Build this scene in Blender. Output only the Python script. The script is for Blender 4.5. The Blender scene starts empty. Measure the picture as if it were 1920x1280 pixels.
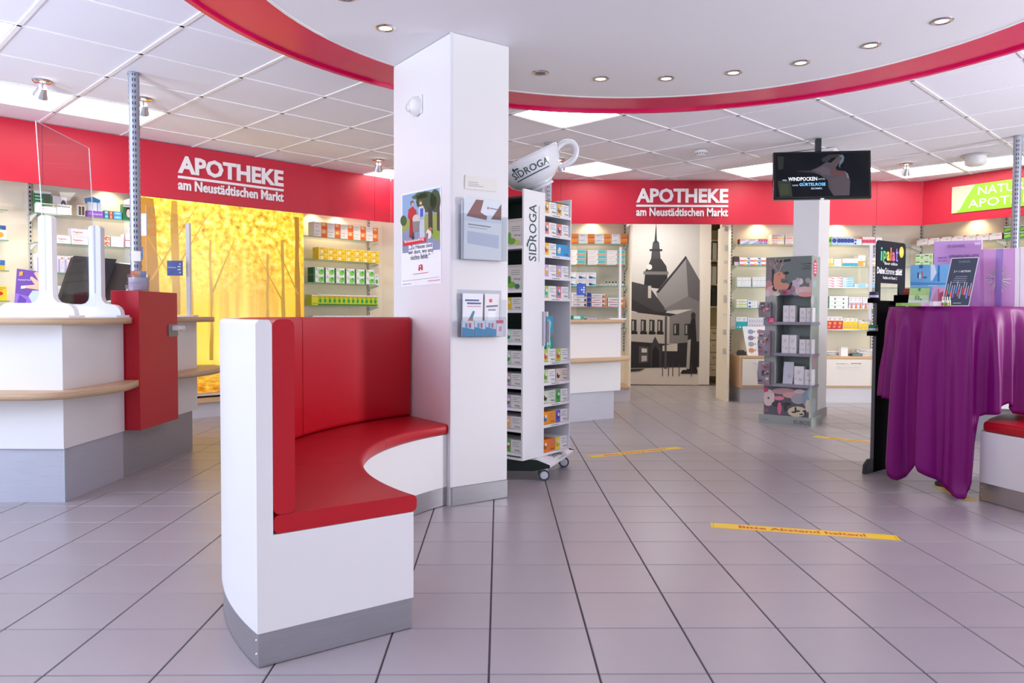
import bpy, math, random
from mathutils import Vector, Matrix
random.seed(7)
S = bpy.context.scene
COL = S.collection
PI = math.pi
R45 = math.sqrt(.5)

# ------------------------------------------------------------------ camera, world, light, exposure
FPX, PITCH, ROLL, EYE = 1413.7, .03553, -.00513, 1.0
_cp, _sp = math.cos(PITCH), math.sin(PITCH)
_cr, _sr = math.cos(ROLL), math.sin(ROLL)

def ray(px, py):
    X, Y = px-960, py-640
    X, Y = _cr*X+_sr*Y, -_sr*X+_cr*Y
    a, b = X/FPX, -Y/FPX
    return Vector((a, _cp+b*_sp, -_sp+b*_cp))
def at(px, py, Y):
    r = ray(px, py); t = Y/r.y
    return Vector((r.x*t, Y, EYE+r.z*t))
def on(px, py, z=0.):
    r = ray(px, py); t = (z-EYE)/r.z
    return Vector((r.x*t, r.y*t, z))
def project(p):
    x, y, z = p[0], p[1], p[2]-EYE
    d = y*_cp-z*_sp; u = z*_cp+y*_sp
    if d < .05: return (-9999, -9999)
    X, Y = FPX*x/d, -FPX*u/d
    return (960+_cr*X-_sr*Y, 640+_sr*X+_cr*Y)

cam_d = bpy.data.cameras.new('camera'); cam = bpy.data.objects.new('camera', cam_d); COL.objects.link(cam)
cam_d.sensor_fit = 'HORIZONTAL'; cam_d.sensor_width = 36; cam_d.lens = FPX/1920*36; cam_d.clip_start = .02
_f = Vector((0, _cp, -_sp)); _u0 = Vector((0, _sp, _cp)); _r0 = Vector((1, 0, 0))
_r = _r0*_cr-_u0*_sr; _u = _u0*_cr+_r0*_sr
cam.matrix_world = Matrix(((_r.x, _u.x, -_f.x, 0), (_r.y, _u.y, -_f.y, 0), (_r.z, _u.z, -_f.z, EYE), (0, 0, 0, 1)))
S.camera = cam

w = bpy.data.worlds.new('world'); S.world = w; w.use_nodes = True
_bg = w.node_tree.nodes['Background']; _bg.inputs[0].default_value = (.80, .88, 1, 1); _bg.inputs[1].default_value = .38

def area(name, loc, aim, sx, sy, power, col=(1, 1, 1), spread=PI):
    d = bpy.data.lights.new(name, 'AREA'); d.shape = 'RECTANGLE'; d.size = sx; d.size_y = sy; d.energy = power; d.color = col; d.spread = spread
    o = bpy.data.objects.new(name, d); COL.objects.link(o); o.location = loc
    o.rotation_euler = (Vector(aim)-Vector(loc)).to_track_quat('-Z', 'Y').to_euler(); return o
area('shopfront_daylight', (-.6, -2.7, 1.25), (-.3, 6, 1.5), 8.5, 2.3, 24, (.78, .85, 1))
area('street_reflection', (-3.5, -2.4, .4), (-3.3, 3.6, 4.4), 1.0, .4, 78, (.78, .85, 1), 1.1)
area('street_reflection', (3.5, -2.4, .4), (3.6, 3.6, 4.4), 1.0, .4, 72, (.78, .85, 1), 1.1)
area('street_reflection', (-.6, -2.4, .4), (.2, 2.6, 4.6), 1.0, .4, 34, (.78, .85, 1), 1.1)
area('side_window_daylight', (6.4, 3.15, 1.25), (-.8, 3.95, .9), .9, 1.5, 170, (.97, .97, 1))
area('left_window_daylight', (-6.2, 1.2, 1.5), (-1.2, 3.6, .8), 2.8, 2.0, 165, (.72, .82, 1))
def spot(name, loc, aim, power, size, blend=.5, col=(1, .82, .6), rad=.02):
    d = bpy.data.lights.new(name, 'SPOT'); d.energy = power; d.spot_size = size; d.spot_blend = blend; d.color = col; d.shadow_soft_size = rad
    o = bpy.data.objects.new(name, d); COL.objects.link(o); o.location = loc
    o.rotation_euler = (Vector(aim)-Vector(loc)).to_track_quat('-Z', 'Y').to_euler(); return o

S.view_settings.view_transform = 'Standard'; S.view_settings.look = 'None'; S.view_settings.gamma = 1
S.view_settings.use_curve_mapping = False
S.view_settings.exposure = 0.2

# ------------------------------------------------------------------ materials
def lin(h):
    h = h.lstrip('#'); h = h if len(h) == 6 else ''.join(a*2 for a in h); c = [int(h[i:i+2], 16)/255 for i in (0, 2, 4)]
    return tuple(x/12.92 if x <= .04045 else ((x+.055)/1.055)**2.4 for x in c)
_M = {}
def M(hexc, rough=.45, metal=0., kind='', **k):
    key = (hexc, rough, metal, kind)
    if key in _M: return _M[key]
    m = bpy.data.materials.new((kind or 'print')+'_'+hexc); m.use_nodes = True
    nt = m.node_tree; b = nt.nodes['Principled BSDF']; c = lin(hexc)
    b.inputs['Base Color'].default_value = (*c, 1); b.inputs['Roughness'].default_value = rough; b.inputs['Metallic'].default_value = metal
    N = nt.nodes.new; Lk = nt.links.new
    if kind:
        tc = N('ShaderNodeTexCoord')
        def noise(scale, det=2, mapping=None):
            n = N('ShaderNodeTexNoise'); n.inputs['Scale'].default_value = scale; n.inputs['Detail'].default_value = det
            if mapping:
                mp = N('ShaderNodeMapping'); mp.inputs['Scale'].default_value = mapping; Lk(tc.outputs['Object'], mp.inputs[0]); Lk(mp.outputs[0], n.inputs['Vector'])
            else: Lk(tc.outputs['Object'], n.inputs['Vector'])
            return n
        def tint(n, amt):
            mx = N('ShaderNodeMix'); mx.data_type = 'RGBA'
            mx.inputs[6].default_value = (*[x*(1-amt) for x in c], 1); mx.inputs[7].default_value = (*[min(1, x*(1+amt)) for x in c], 1)
            Lk(n.outputs[0], mx.inputs[0]); Lk(mx.outputs[2], b.inputs['Base Color'])
        def bump(n, st, dist=.001):
            bp = N('ShaderNodeBump'); bp.inputs['Strength'].default_value = st; bp.inputs['Distance'].default_value = dist
            Lk(n.outputs[0], bp.inputs['Height']); Lk(bp.outputs[0], b.inputs['Normal'])
        if kind == 'floor_tile': n = noise(2.2, 5); tint(n, .10); bump(noise(260, 3), .25, .0006); tint(n, .09)
        elif kind == 'ceiling_board': bump(noise(420, 3), .35, .001); tint(noise(900, 1), .03)
        elif kind == 'leather': bump(noise(650, 2), .35, .0006); tint(noise(3, 2), .05)
        elif kind == 'steel': tint(noise(6, 4, (1, 1, 40)), .14); bump(noise(9, 3, (2, 2, 160)), .08, .0004)
        elif kind == 'wood': tint(noise(5, 5, (1, 1, 24)), .10)
        elif kind == 'ply':
            wv = N('ShaderNodeTexWave'); wv.wave_type = 'BANDS'; wv.bands_direction = 'Z'; wv.inputs['Scale'].default_value = 45; wv.inputs['Distortion'].default_value = .3
            Lk(tc.outputs['Object'], wv.inputs['Vector'])
            mx = N('ShaderNodeMix'); mx.data_type = 'RGBA'; mx.inputs[6].default_value = (*[x*.5 for x in c], 1); mx.inputs[7].default_value = (*c, 1)
            Lk(wv.outputs['Fac'], mx.inputs[0]); Lk(mx.outputs[2], b.inputs['Base Color'])
        elif kind == 'satin': tint(noise(7, 3), .06); bump(noise(500, 1), .1, .0004); pass
        elif kind == 'laminate': tint(noise(1.3, 2), .02)
        elif kind == 'paper': tint(noise(9, 2), .03)
        else: tint(noise(20, 2), .04)
    if k.get('coat'): b.inputs['Coat Weight'].default_value = k['coat']
    if 'spec' in k: b.inputs['Specular IOR Level'].default_value = k['spec']
    _M[key] = m; return m
def glow(hexc, s, name):
    m = bpy.data.materials.new(name); m.use_nodes = True; nt = m.node_tree
    b = nt.nodes['Principled BSDF']; b.inputs['Base Color'].default_value = (*lin(hexc), 1)
    b.inputs['Emission Color'].default_value = (*lin(hexc), 1); b.inputs['Emission Strength'].default_value = s; return m
def clear(name, tint='#f4f8f8', gloss=.035, rough=.02):
    m = bpy.data.materials.new(name); m.use_nodes = True; nt = m.node_tree; nt.nodes.remove(nt.nodes['Principled BSDF'])
    out = nt.nodes['Material Output']; t = nt.nodes.new('ShaderNodeBsdfTransparent'); g = nt.nodes.new('ShaderNodeBsdfGlossy')
    t.inputs[0].default_value = (*lin(tint), 1); g.inputs['Roughness'].default_value = rough
    lw = nt.nodes.new('ShaderNodeLayerWeight'); lw.inputs[0].default_value = .5
    pw = nt.nodes.new('ShaderNodeMath'); pw.operation = 'POWER'; pw.inputs[1].default_value = 4.; nt.links.new(lw.outputs['Facing'], pw.inputs[0])
    fr = nt.nodes.new('ShaderNodeMath'); fr.operation = 'MULTIPLY_ADD'; fr.inputs[1].default_value = .8; fr.inputs[2].default_value = gloss; nt.links.new(pw.outputs[0], fr.inputs[0])
    mx = nt.nodes.new('ShaderNodeMixShader'); nt.links.new(fr.outputs[0], mx.inputs[0]); nt.links.new(t.outputs[0], mx.inputs[1]); nt.links.new(g.outputs[0], mx.inputs[2])
    nt.links.new(mx.outputs[0], out.inputs[0]); return m
WHITE = M('#eceaea', .38, 0, 'laminate'); WHITE2 = M('#eeeef0', .5, 0, 'laminate')
RED = M('#c60832', .42, 0, 'board'); LEATHER = M('#b8061c', .36, 0, 'leather'); REDBLK = M('#c00a26', .4, 0, 'laminate')
STEEL = M('#b9b9bd', .33, .9, 'steel'); CHROME = M('#dadade', .15, 1., 'chrome'); GREY = M('#9c9ba1', .4, .25, 'steel'); POLE = M('#a9aebb', .35, .35, 'paint')
BEECH = M('#d9b48c', .45, 0, 'wood'); PLY = M('#e6c39c', .5, 0, 'ply'); CREAM = M('#f0e6d2', .6, 0, 'laminate')
BLACK = M('#0d0d10', .4, 0, 'plastic'); GLOSSBLK = M('#060608', .08, 0, 'plastic'); DGREY = M('#3a3c42', .5, 0, 'plastic')
GLASS = clear('clear_glass', '#eff7f3'); ACRYL = clear('clear_acrylic', '#f6f8fa'); GEDGE = M('#6f9a84', .15, 0, 'glass_edge')
PAPER = M('#fafafa', .6, 0, 'paper'); INK = M('#30343c', .6)

# ------------------------------------------------------------------ mesh builder
_T = {}
def text_geo(s, bold):
    key = (s, bold)
    if key not in _T:
        c = bpy.data.curves.new('t', 'FONT'); c.body = s; c.size = 1; c.resolution_u = 2; c.offset = bold; c.space_line = 1.0
        o = bpy.data.objects.new('t', c); me = o.to_mesh()
        vs = [(v.co.x, v.co.y) for v in me.vertices]; fs = [tuple(p.vertices) for p in me.polygons]
        o.to_mesh_clear(); bpy.data.objects.remove(o); bpy.data.curves.remove(c)
        if not vs: vs, fs = [(0, 0), (1, 0), (1, 1)], [(0, 1, 2)]
        x0 = min(v[0] for v in vs); x1 = max(v[0] for v in vs); y0 = min(v[1] for v in vs); y1 = max(v[1] for v in vs)
        _T[key] = ([(x-x0, y-y0) for x, y in vs], fs, x1-x0, y1-y0)
    return _T[key]
class MB:
    def __init__(s): s.v = []; s.f = []; s.mi = []; s.mats = []; s.sm = []
    def mat(s, m):
        if m not in s.mats: s.mats.append(m)
        return s.mats.index(m)
    def add(s, vs, fs, m, smooth=False):
        k = len(s.v); i = s.mat(m); s.v += [tuple(v) for v in vs]
        for f in fs: s.f.append(tuple(k+a for a in f)); s.mi.append(i); s.sm.append(smooth)
        return s
    def box(s, x0, x1, y0, y1, z0, z1, m):
        return s.add([(x0, y0, z0), (x1, y0, z0), (x1, y1, z0), (x0, y1, z0), (x0, y0, z1), (x1, y0, z1), (x1, y1, z1), (x0, y1, z1)],
                     [(3, 2, 1, 0), (4, 5, 6, 7), (0, 1, 5, 4), (1, 2, 6, 5), (2, 3, 7, 6), (3, 0, 4, 7)], m)
    def poly(s, pts, m): return s.add(pts, [tuple(range(len(pts)))], m)
    def prism(s, pts, vec, m, smooth=False):
        n = len(pts); a = [Vector(p) for p in pts]; v = Vector(vec); b = [p+v for p in a]
        nrm = sum(((a[i]-a[0]).cross(a[(i+1) % n]-a[0]) for i in range(n)), Vector())
        if nrm.dot(v) > 0: a.reverse(); b.reverse()
        k = len(s.v); i = s.mat(m); s.v += [tuple(p) for p in a+b]
        s.f.append(tuple(range(k, k+n))); s.f.append(tuple(range(k+2*n-1, k+n-1, -1))); s.mi += [i, i]; s.sm += [False]*2
        for j in range(n):
            q = (j+1) % n; s.f.append((k+q, k+j, k+n+j, k+n+q)); s.mi.append(i); s.sm.append(smooth)
        return s
    def zprism(s, xy, z0, z1, m, smooth=False): return s.prism([(x, y, z0) for x, y in xy], (0, 0, z1-z0), m, smooth)
    def cone(s, p0, p1, r0, r1, m, n=14, caps=True):
        p0, p1 = Vector(p0), Vector(p1); d = (p1-p0).normalized(); a = d.orthogonal().normalized(); b = d.cross(a)
        vs = []
        for p, r in ((p0, r0), (p1, r1)):
            for i in range(n):
                t = 2*PI*i/n; vs.append(p+a*r*math.cos(t)+b*r*math.sin(t))
        s.add(vs, [(i, (i+1) % n, n+(i+1) % n, n+i) for i in range(n)], m, True)
        if caps: s.add(vs, [tuple(range(n-1, -1, -1)), tuple(range(n, 2*n))], m)
        return s
    def lathe(s, prof, m, n=24, mtx=None):
        vs = []; fs = []; k = len(prof)
        for i in range(n):
            t = 2*PI*i/n
            for r, z in prof: vs.append(Vector((r*math.cos(t), r*math.sin(t), z)))
        for i in range(n):
            for j in range(k-1): fs.append((i*k+j, ((i+1) % n)*k+j, ((i+1) % n)*k+j+1, i*k+j+1))
        if mtx: vs = [mtx @ v for v in vs]
        return s.add(vs, fs, m, True)
    def tube(s, pts, r, m, n=8, closed=False):
        pts = [Vector(p) for p in pts]; vs = []; L = len(pts); rr = r if isinstance(r, (list, tuple)) else [r]*L
        up = None
        for i, p in enumerate(pts):
            d = ((pts[(i+1) % L]-pts[i-1]) if closed else (pts[min(i+1, L-1)]-pts[max(i-1, 0)])).normalized()
            if up is None: up = d.orthogonal().normalized()
            up = (up-d*up.dot(d)).normalized(); b = d.cross(up)
            for j in range(n):
                t = 2*PI*j/n; vs.append(p+(up*math.cos(t)+b*math.sin(t))*rr[i])
        fs = [(i*n+j, i*n+(j+1) % n, ((i+1) % L)*n+(j+1) % n, ((i+1) % L)*n+j) for i in range(L if closed else L-1) for j in range(n)]
        s.add(vs, fs, m, True)
        if not closed: s.add(vs, [tuple(range(n-1, -1, -1)), tuple(range((L-1)*n, L*n))], m)
        return s
    def disc(s, c, rx, ru, m, n=16, R=(1, 0, 0), U=(0, 0, 1)):
        c, R, U = Vector(c), Vector(R), Vector(U)
        return s.poly([c+R*rx*math.cos(2*PI*i/n)+U*ru*math.sin(2*PI*i/n) for i in range(n)], m)
    def text(s, t, o, m, w=None, h=None, R=(1, 0, 0), U=(0, 0, 1), bold=.0, anchor='l', deep=0., nrm=None):
        vs, fs, W, H = text_geo(t, bold); R, U, o = Vector(R), Vector(U), Vector(o)
        if w and h: sx, sy = w/W, h/H
        elif w: sx = sy = w/W
        else: sx = sy = h/H
        ox = {'l': 0, 'c': -.5*W*sx, 'r': -W*sx}[anchor]
        pts = [o+R*(x*sx+ox)+U*(y*sy) for x, y in vs]
        if deep and nrm is not None:
            n = Vector(nrm)*deep; k = len(pts)
            edges = {}
            for f in fs:
                for a, b in zip(f, f[1:]+f[:1]): edges[(a, b)] = 1
            rim = [(a, b) for a, b in edges if (b, a) not in edges]
            s.add(pts+[p+n for p in pts], [tuple(k+a for a in f) for f in fs]+[(a, b, b+k, a+k) for a, b in rim], m)
        else: s.add(pts, fs, m)
        return s
    def mesh(s, name):
        me = bpy.data.meshes.new(name); me.from_pydata(s.v, [], s.f)
        for m in s.mats: me.materials.append(m)
        me.polygons.foreach_set('material_index', s.mi); me.polygons.foreach_set('use_smooth', s.sm); me.update(); return me
    def build(s, name, parent=None, loc=(0, 0, 0), rz=0., bevel=0., seg=2, label=None):
        o = bpy.data.objects.new(name, s.mesh(name)); COL.objects.link(o); o.location = loc; o.rotation_euler = (0, 0, rz); o.parent = parent
        if bevel:
            b = o.modifiers.new('bevel', 'BEVEL'); b.width = bevel; b.segments = seg; b.limit_method = 'ANGLE'; b.angle_limit = .7
        if label: o['label'] = label
        return o
def tag(o, label=None, cat=None, group=None, kind=None):
    for k, v in (('label', label), ('category', cat), ('group', group), ('kind', kind)):
        if v: o[k] = v
    return o
def thing(name, label, cat, loc=(0, 0, 0), rz=0., group=None):
    o = bpy.data.objects.new(name, None); o.empty_display_size = .05; COL.objects.link(o); o.location = loc; o.rotation_euler = (0, 0, rz)
    return tag(o, label, cat, group)
def struct(mb, name, label=None, **k): return tag(mb.build(name, **k), label, kind='structure')
def inst(me, name, parent=None, loc=(0, 0, 0), rz=0.):
    o = bpy.data.objects.new(name, me); COL.objects.link(o); o.location = loc; o.rotation_euler = (0, 0, rz); o.parent = parent; return o
def dup(root, loc, rz, label=None):
    r = root.copy(); COL.objects.link(r); r.location = loc; r.rotation_euler = (0, 0, rz)
    if label: r['label'] = label
    for ch in list(root.children):
        c = ch.copy(); COL.objects.link(c); c.parent = r
        for g in list(ch.children):
            d = g.copy(); COL.objects.link(d); d.parent = c
    return r
class Plane:                                    # a vertical wall plane: origin, direction along it (to the right), normal into the wall
    def __init__(s, a, d):
        s.a = Vector(a); s.t = Vector(d).normalized(); s.n = Vector((-s.t.y, s.t.x)); s.rz = math.atan2(s.t.y, s.t.x)
    def hit(s, px, py, d=0.):
        a = s.a+s.n*d; r = ray(px, py); k = s.n.dot(a)/s.n.dot(Vector((r.x, r.y)))
        return (Vector((r.x, r.y))*k-a).dot(s.t), EYE+r.z*k
    def pt(s, u, d, z):
        p = s.a+s.t*u+s.n*d; return Vector((p.x, p.y, z))
LP = Plane((-4.049, 6.05), (1, 1)); CP = Plane((0, 8.70), (1, 0)); RP = Plane((4.70, 8.70), (.57, -.89))
CEIL, FB, REC = 2.549, 2.05, .42
SHELF_Z = [1.837, 1.59, 1.341, 1.093, .846]
def clip(poly, planes):
    for (nx, ny, c) in planes:                  # keep nx*x+ny*y <= c
        out = []
        for i, p in enumerate(poly):
            q = poly[(i+1) % len(poly)]; a = nx*p[0]+ny*p[1]-c; b = nx*q[0]+ny*q[1]-c
            if a <= 0: out.append(p)
            if a*b < 0: t = a/(a-b); out.append((p[0]+(q[0]-p[0])*t, p[1]+(q[1]-p[1])*t))
        poly = out
        if len(poly) < 3: return []
    return poly
ROOM = [(-R45, R45, 10.099*R45+REC), (0, 1, 8.70+REC), (RP.n.x, RP.n.y, RP.n.dot(RP.a)+REC), (-1, 0, 6.6), (1, 0, 6.9), (0, -1, 2.9)]
# ------------------------------------------------------------------ floor
FLO = struct(MB().box(-6.6, 6.9, -2.9, 12.2, -.06, -.0035, M('#4b474b', .8, 0, 'grout')), 'floor')
TILE = M('#a39a9d', .3, 0, 'floor_tile'); TW, TA, TX, TY, JT = .30677, .01727, -.02401, 2.06455, .0026
_ct, _st = math.cos(TA), math.sin(TA)
h = TW/2-JT
tm = MB(); e = .0015
tm.add([(-h, -h, -.003), (h, -h, -.003), (h, h, -.003), (-h, h, -.003), (-h+e, -h+e, 0), (h-e, -h+e, 0), (h-e, h-e, 0), (-h+e, h-e, 0)],
       [(4, 5, 6, 7), (0, 1, 5, 4), (1, 2, 6, 5), (2, 3, 7, 6), (3, 0, 4, 7)], TILE)
tile_me = tm.mesh('floor_tile')
near, far = [], []
for i in range(-30, 30):
    for j in range(-18, 36):
        u, v = TX+(i+.5)*TW, TY+(j+.5)*TW; x, y = u*_ct-v*_st, u*_st+v*_ct
        if not (-6.4 < x < 6.7 and -2.7 < y < 12): continue
        if y > 9.0 and not (1.25 < x < 3.4) : continue
        p = project((x, y, 0))
        (near if (-120 < p[0] < 2040 and 0 < p[1] < 1400) else far).append((y*y+x*x, x, y))
near.sort()
for _, x, y in near[:300]: inst(tile_me, 'floor_tile', FLO, (x, y, 0), TA)
b = MB()
for _, x, y in near[300:]+far:
    b.add([(x+_ct*px-_st*py, y+_st*px+_ct*py, pz) for px, py, pz in tm.v], tm.f, TILE)
tag(b.build('floor_tile_field', FLO), kind='stuff')

# ------------------------------------------------------------------ ceiling: boards lie in a T grid at 45 degrees
cpoly = clip([(-6.6, -2.9), (6.9, -2.9), (6.9, 12), (-6.6, 12)], ROOM)
CEI = struct(MB().zprism(cpoly, CEIL+.03, CEIL+.08, M('#8a8a90', .8)), 'ceiling')
BOARD = M('#eeeffa', .85, 0, 'ceiling_board'); TBAR = M('#f2f2f6', .5, 0, 'paint')
CB, CS, CX, CY = .78418, .625, 1.02943, 4.19911
E1 = Vector((math.cos(CB), math.sin(CB))); E2 = Vector((-math.sin(CB), math.cos(CB)))
cellpt = lambda i, j: E1*(CX+i*CS)+E2*(CY+j*CS)
LIGHTS = {(-1, 1), (0, 3), (1, 3), (6, 4), (5, -1), (8, 1), (10, -1), (11, -2), (12, -3), (12, -4)}
DC = Vector((.695, 3.185)); RIN, ROUT, SOFZ = 1.851, 2.228, 2.436
boards = []; hidden = MB(); full = None
for i in range(-14, 24):
    for j in range(-20, 16):
        if (i, j) in LIGHTS: continue
        pts = [cellpt(i+a, j+b) for a, b in ((.018, .018), (.982, .018), (.982, .982), (.018, .982))]
        q = clip([tuple(p) for p in pts], ROOM)
        if not q: continue
        c = sum((Vector(p) for p in q), Vector((0, 0)))/len(q)
        ins = all((p-DC).length < ROUT-.05 for p in pts)
        m = MB().zprism(q, CEIL+.006, CEIL+.022, BOARD)
        vis = any(-30 < project((p[0], p[1], CEIL))[0] < 1950 and -30 < project((p[0], p[1], CEIL))[1] < 600 and p[1] > .6 for p in q) and not ins
        if not vis: hidden.add(m.v, m.f, BOARD); continue
        if len(q) == 4 and all((Vector(a)-b).length < 1e-4 for a, b in zip(q, pts)):
            if full is None:
                l = CS*.482; full = MB().box(-l, l, -l, l, .006, .022, BOARD).mesh('ceiling_board')
            inst(full, 'ceiling_board', CEI, (c.x, c.y, CEIL), CB)
        else: m.build('ceiling_board', CEI)
tag(hidden.build('ceiling_board_field', CEI), kind='stuff')
for k in range(-20, 25):
    for ax in (0, 1):
        a, bq = (E1, E2) if ax == 0 else (E2, E1)
        c0 = a*((CX if ax == 0 else CY)+k*CS)
        q = clip([tuple(c0+a*s1*.0115+bq*l) for s1, l in ((-1, -16), (1, -16), (1, 18), (-1, 18))], ROOM)
        if q: MB().zprism(q, CEIL, CEIL+.03, TBAR).build('ceiling_grid_bar', CEI)
PANEL = glow('#fffdf6', 6.0, 'light_panel_glow')
LNAME = {(-1, 1): 'square ceiling light panel cut by the left edge of the picture, above the counter', (0, 3): 'square ceiling light panel above the glass screen by the left red fascia',
         (1, 3): 'square ceiling light panel just behind the slotted pole above the left counter', (6, 4): 'square ceiling light panel peeping out behind the left edge of the white pillar',
         (5, -1): 'square ceiling light panel directly behind the red ring, right of the white pillar', (8, 1): 'square ceiling light panel right of the giant tea cup handle',
         (10, -1): 'square ceiling light panel left of the hanging screen', (11, -2): 'square ceiling light panel half hidden behind the right edge of the hanging screen',
         (12, -3): 'square ceiling light panel between hanging screen and round ceiling speaker', (12, -4): 'square ceiling light panel behind the round ceiling speaker and right slotted pole'}
for (i, j) in sorted(LIGHTS):
    c = cellpt(i+.5, j+.5); l = CS*.482
    t = thing('ceiling_light_panel', LNAME.get((i, j), 'square ceiling light panel in the ceiling grid outside the picture'), 'ceiling light', (c.x, c.y, CEIL), CB, 'square ceiling light panels')
    f = MB()
    for x0, x1, y0, y1 in ((-l, l, -l, -l+.012), (-l, l, l-.012, l), (-l, -l+.012, -l, l), (l-.012, l, -l, l)): f.box(x0, x1, y0, y1, .004, .02, TBAR)
    f.build('panel_frame', t)
    MB().box(-l+.012, l-.012, -l+.012, l-.012, .010, .022, PANEL).build('diffuser', t)

# round lowered soffit with its red ring
s_ = MB(); n = 96
circ = lambda r, k, z: (DC.x+r*math.cos(2*PI*k/n), DC.y+r*math.sin(2*PI*k/n), z)
s_.add([circ(RIN, k, SOFZ) for k in range(n)]+[circ(RIN, k, SOFZ+.03) for k in range(n)], [tuple(range(n-1, -1, -1))]+[(k, (k+1) % n, n+(k+1) % n, n+k) for k in range(n)], M('#e7e7ec', .6, 0, 'laminate'))
SOF = struct(s_, 'ceiling_soffit')
r_ = MB(); RINGM = M('#da0c5a', .22, 0, 'ring', spec=.3)
prof = [(RIN+.004, SOFZ+.008), (ROUT-.03, SOFZ+.008), (ROUT-.03, SOFZ-.006), (ROUT, SOFZ-.006), (ROUT, SOFZ+.05), (RIN+.004, SOFZ+.05)]
vs = [circ(r, k, z) for k in range(n) for r, z in prof]; m6 = len(prof)
r_.add(vs, [(k*m6+a, k*m6+(a+1) % m6, ((k+1) % n)*m6+(a+1) % m6, ((k+1) % n)*m6+a) for k in range(n) for a in range(m6)], RINGM)
r_.build('soffit_ring', SOF)
l_ = MB(); prof = [(RIN-.012, SOFZ-.004), (RIN+.004, SOFZ-.004), (RIN+.004, SOFZ+.02), (RIN-.012, SOFZ+.02)]
vs = [circ(r, k, z) for k in range(n) for r, z in prof]
l_.add(vs, [(k*4+a, k*4+(a+1) % 4, ((k+1) % n)*4+(a+1) % 4, ((k+1) % n)*4+a) for k in range(n) for a in range(4)], WHITE); l_.build('soffit_edge_trim', SOF)
hg = MB()
for k in range(0, 96, 8): p = circ(RIN-.2, k, 0); hg.cone((p[0], p[1], SOFZ+.03), (p[0], p[1], CEIL), .01, .01, TBAR, 6)
hg.build('soffit_hanger', SOF)

# ------------------------------------------------------------------ walls behind the shelves, red fascia boards
def wallseg(name, P, u0, u1, d, z0=0., z1=CEIL, m=CREAM, th=.08, u1b=None):
    b = MB(); a0, a1 = P.pt(u0, d, 0), P.pt(u1, d, 0); c1, c0 = P.pt(u1, d+th, 0), P.pt(u0, d+th, 0)
    return struct(b.zprism([(p.x, p.y) for p in (a0, a1, c1, c0)], z0, z1, m), name)
LEND = (9.12-(LP.a.y+LP.n.y*REC))/LP.t.y
wallseg('wall_left', LP, -3.4, LEND, REC)
wallseg('wall_back', CP, -1.574, 1.372, REC)
wallseg('wall_rear', CP, 2.52, 4.93, REC)
REND = (9.12-(RP.a.y+RP.n.y*REC))/RP.t.y
wallseg('wall_right', RP, REND, 3.2, REC)
wallseg('wall_passage', CP, 1.0, 4.2, 3.4, m=M('#d9d2c0', .7, 0, 'laminate'))
struct(MB().box(.95, 1.29, 9.21, 12.1, 0, 2.45, CREAM), 'wall_side')
struct(MB().box(3.4, 3.5, 9.21, 12.1, 0, 2.45, CREAM), 'wall_inner')
struct(MB().box(.95, 3.5, 9.21, 12.1, 2.45, 2.5, M('#e4e2dc', .8, 0, 'laminate')), 'ceiling_passage')
fas = []
def fascia(P, u0, u1):
    g = .0015; a0, a1, c1, c0 = P.pt(u0+g, 0, 0), P.pt(u1-g, 0, 0), P.pt(u1-g, .022, 0), P.pt(u0+g, .022, 0)
    fas.append(1)
    return struct(MB().zprism([(p.x, p.y) for p in (a0, a1, c1, c0)], FB, CEIL-.001, RED), 'trim_%d' % len(fas))
LCOR = (8.70-LP.a.y)/LP.t.y; LCX = LP.a.x+LP.t.x*LCOR
for u0, u1 in ((-3.4, -1.5), (-1.5, LP.hit(76, 300)[0]), (LP.hit(76, 300)[0], LP.hit(700, 380)[0]), (LP.hit(700, 380)[0], LCOR)): fascia(LP, u0, u1)
for u0, u1 in ((LCX, .55), (.55, 3.6), (3.6, CP.hit(1641, 380)[0]), (CP.hit(1641, 380)[0], 4.70)): fascia(CP, u0, u1)
for u0, u1 in ((0, 1.9), (1.9, 3.2)): fascia(RP, u0, u1)
# warm lamps hidden behind the fascia
for P, u in ((LP, -.2), (LP, LP.hit(205, 375, .3)[0]), (LP, LP.hit(594, 412, .3)[0]), (LP, 3.3), (CP, .95), (CP, 2.95), (CP, 3.9), (RP, .4), (RP, 1.1)):
    p = P.pt(u, REC-.09, FB+.10)
    spot('shelf_lamp', p, P.pt(u, REC-.06, 0), 6, 2.3, .9, (1, .78, .5), .02)

def lettering(P, px0, px1, label):
    u0, u1 = P.hit(px0, 380)[0], P.hit(px1, 380)[0]; o = P.pt(u0, 0, 0)
    t = thing('wall_lettering', label, 'sign', o, P.rz); W = u1-u0; LM = M('#f4eef2', .4, 0, 'plastic'); n_ = (0, -1, 0)
    MB().text('APOTHEKE', (0, -.001, 2.289), LM, w=W, h=.165, bold=.035, deep=.014, nrm=n_).build('headline', t)
    MB().box(0, W, -.015, -.001, 2.243, 2.266, LM).build('underline_bar', t)
    MB().text('am Neustädtischen Markt', (0, -.001, 2.137), LM, w=W, h=.096, bold=.026, deep=.014, nrm=n_).build('subline', t)
lettering(LP, 331, 528, 'white raised pharmacy lettering with underline on the red fascia above the yellow mural')
lettering(CP, 1190, 1362, 'white raised pharmacy lettering with underline on the red fascia above the town mural')

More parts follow.
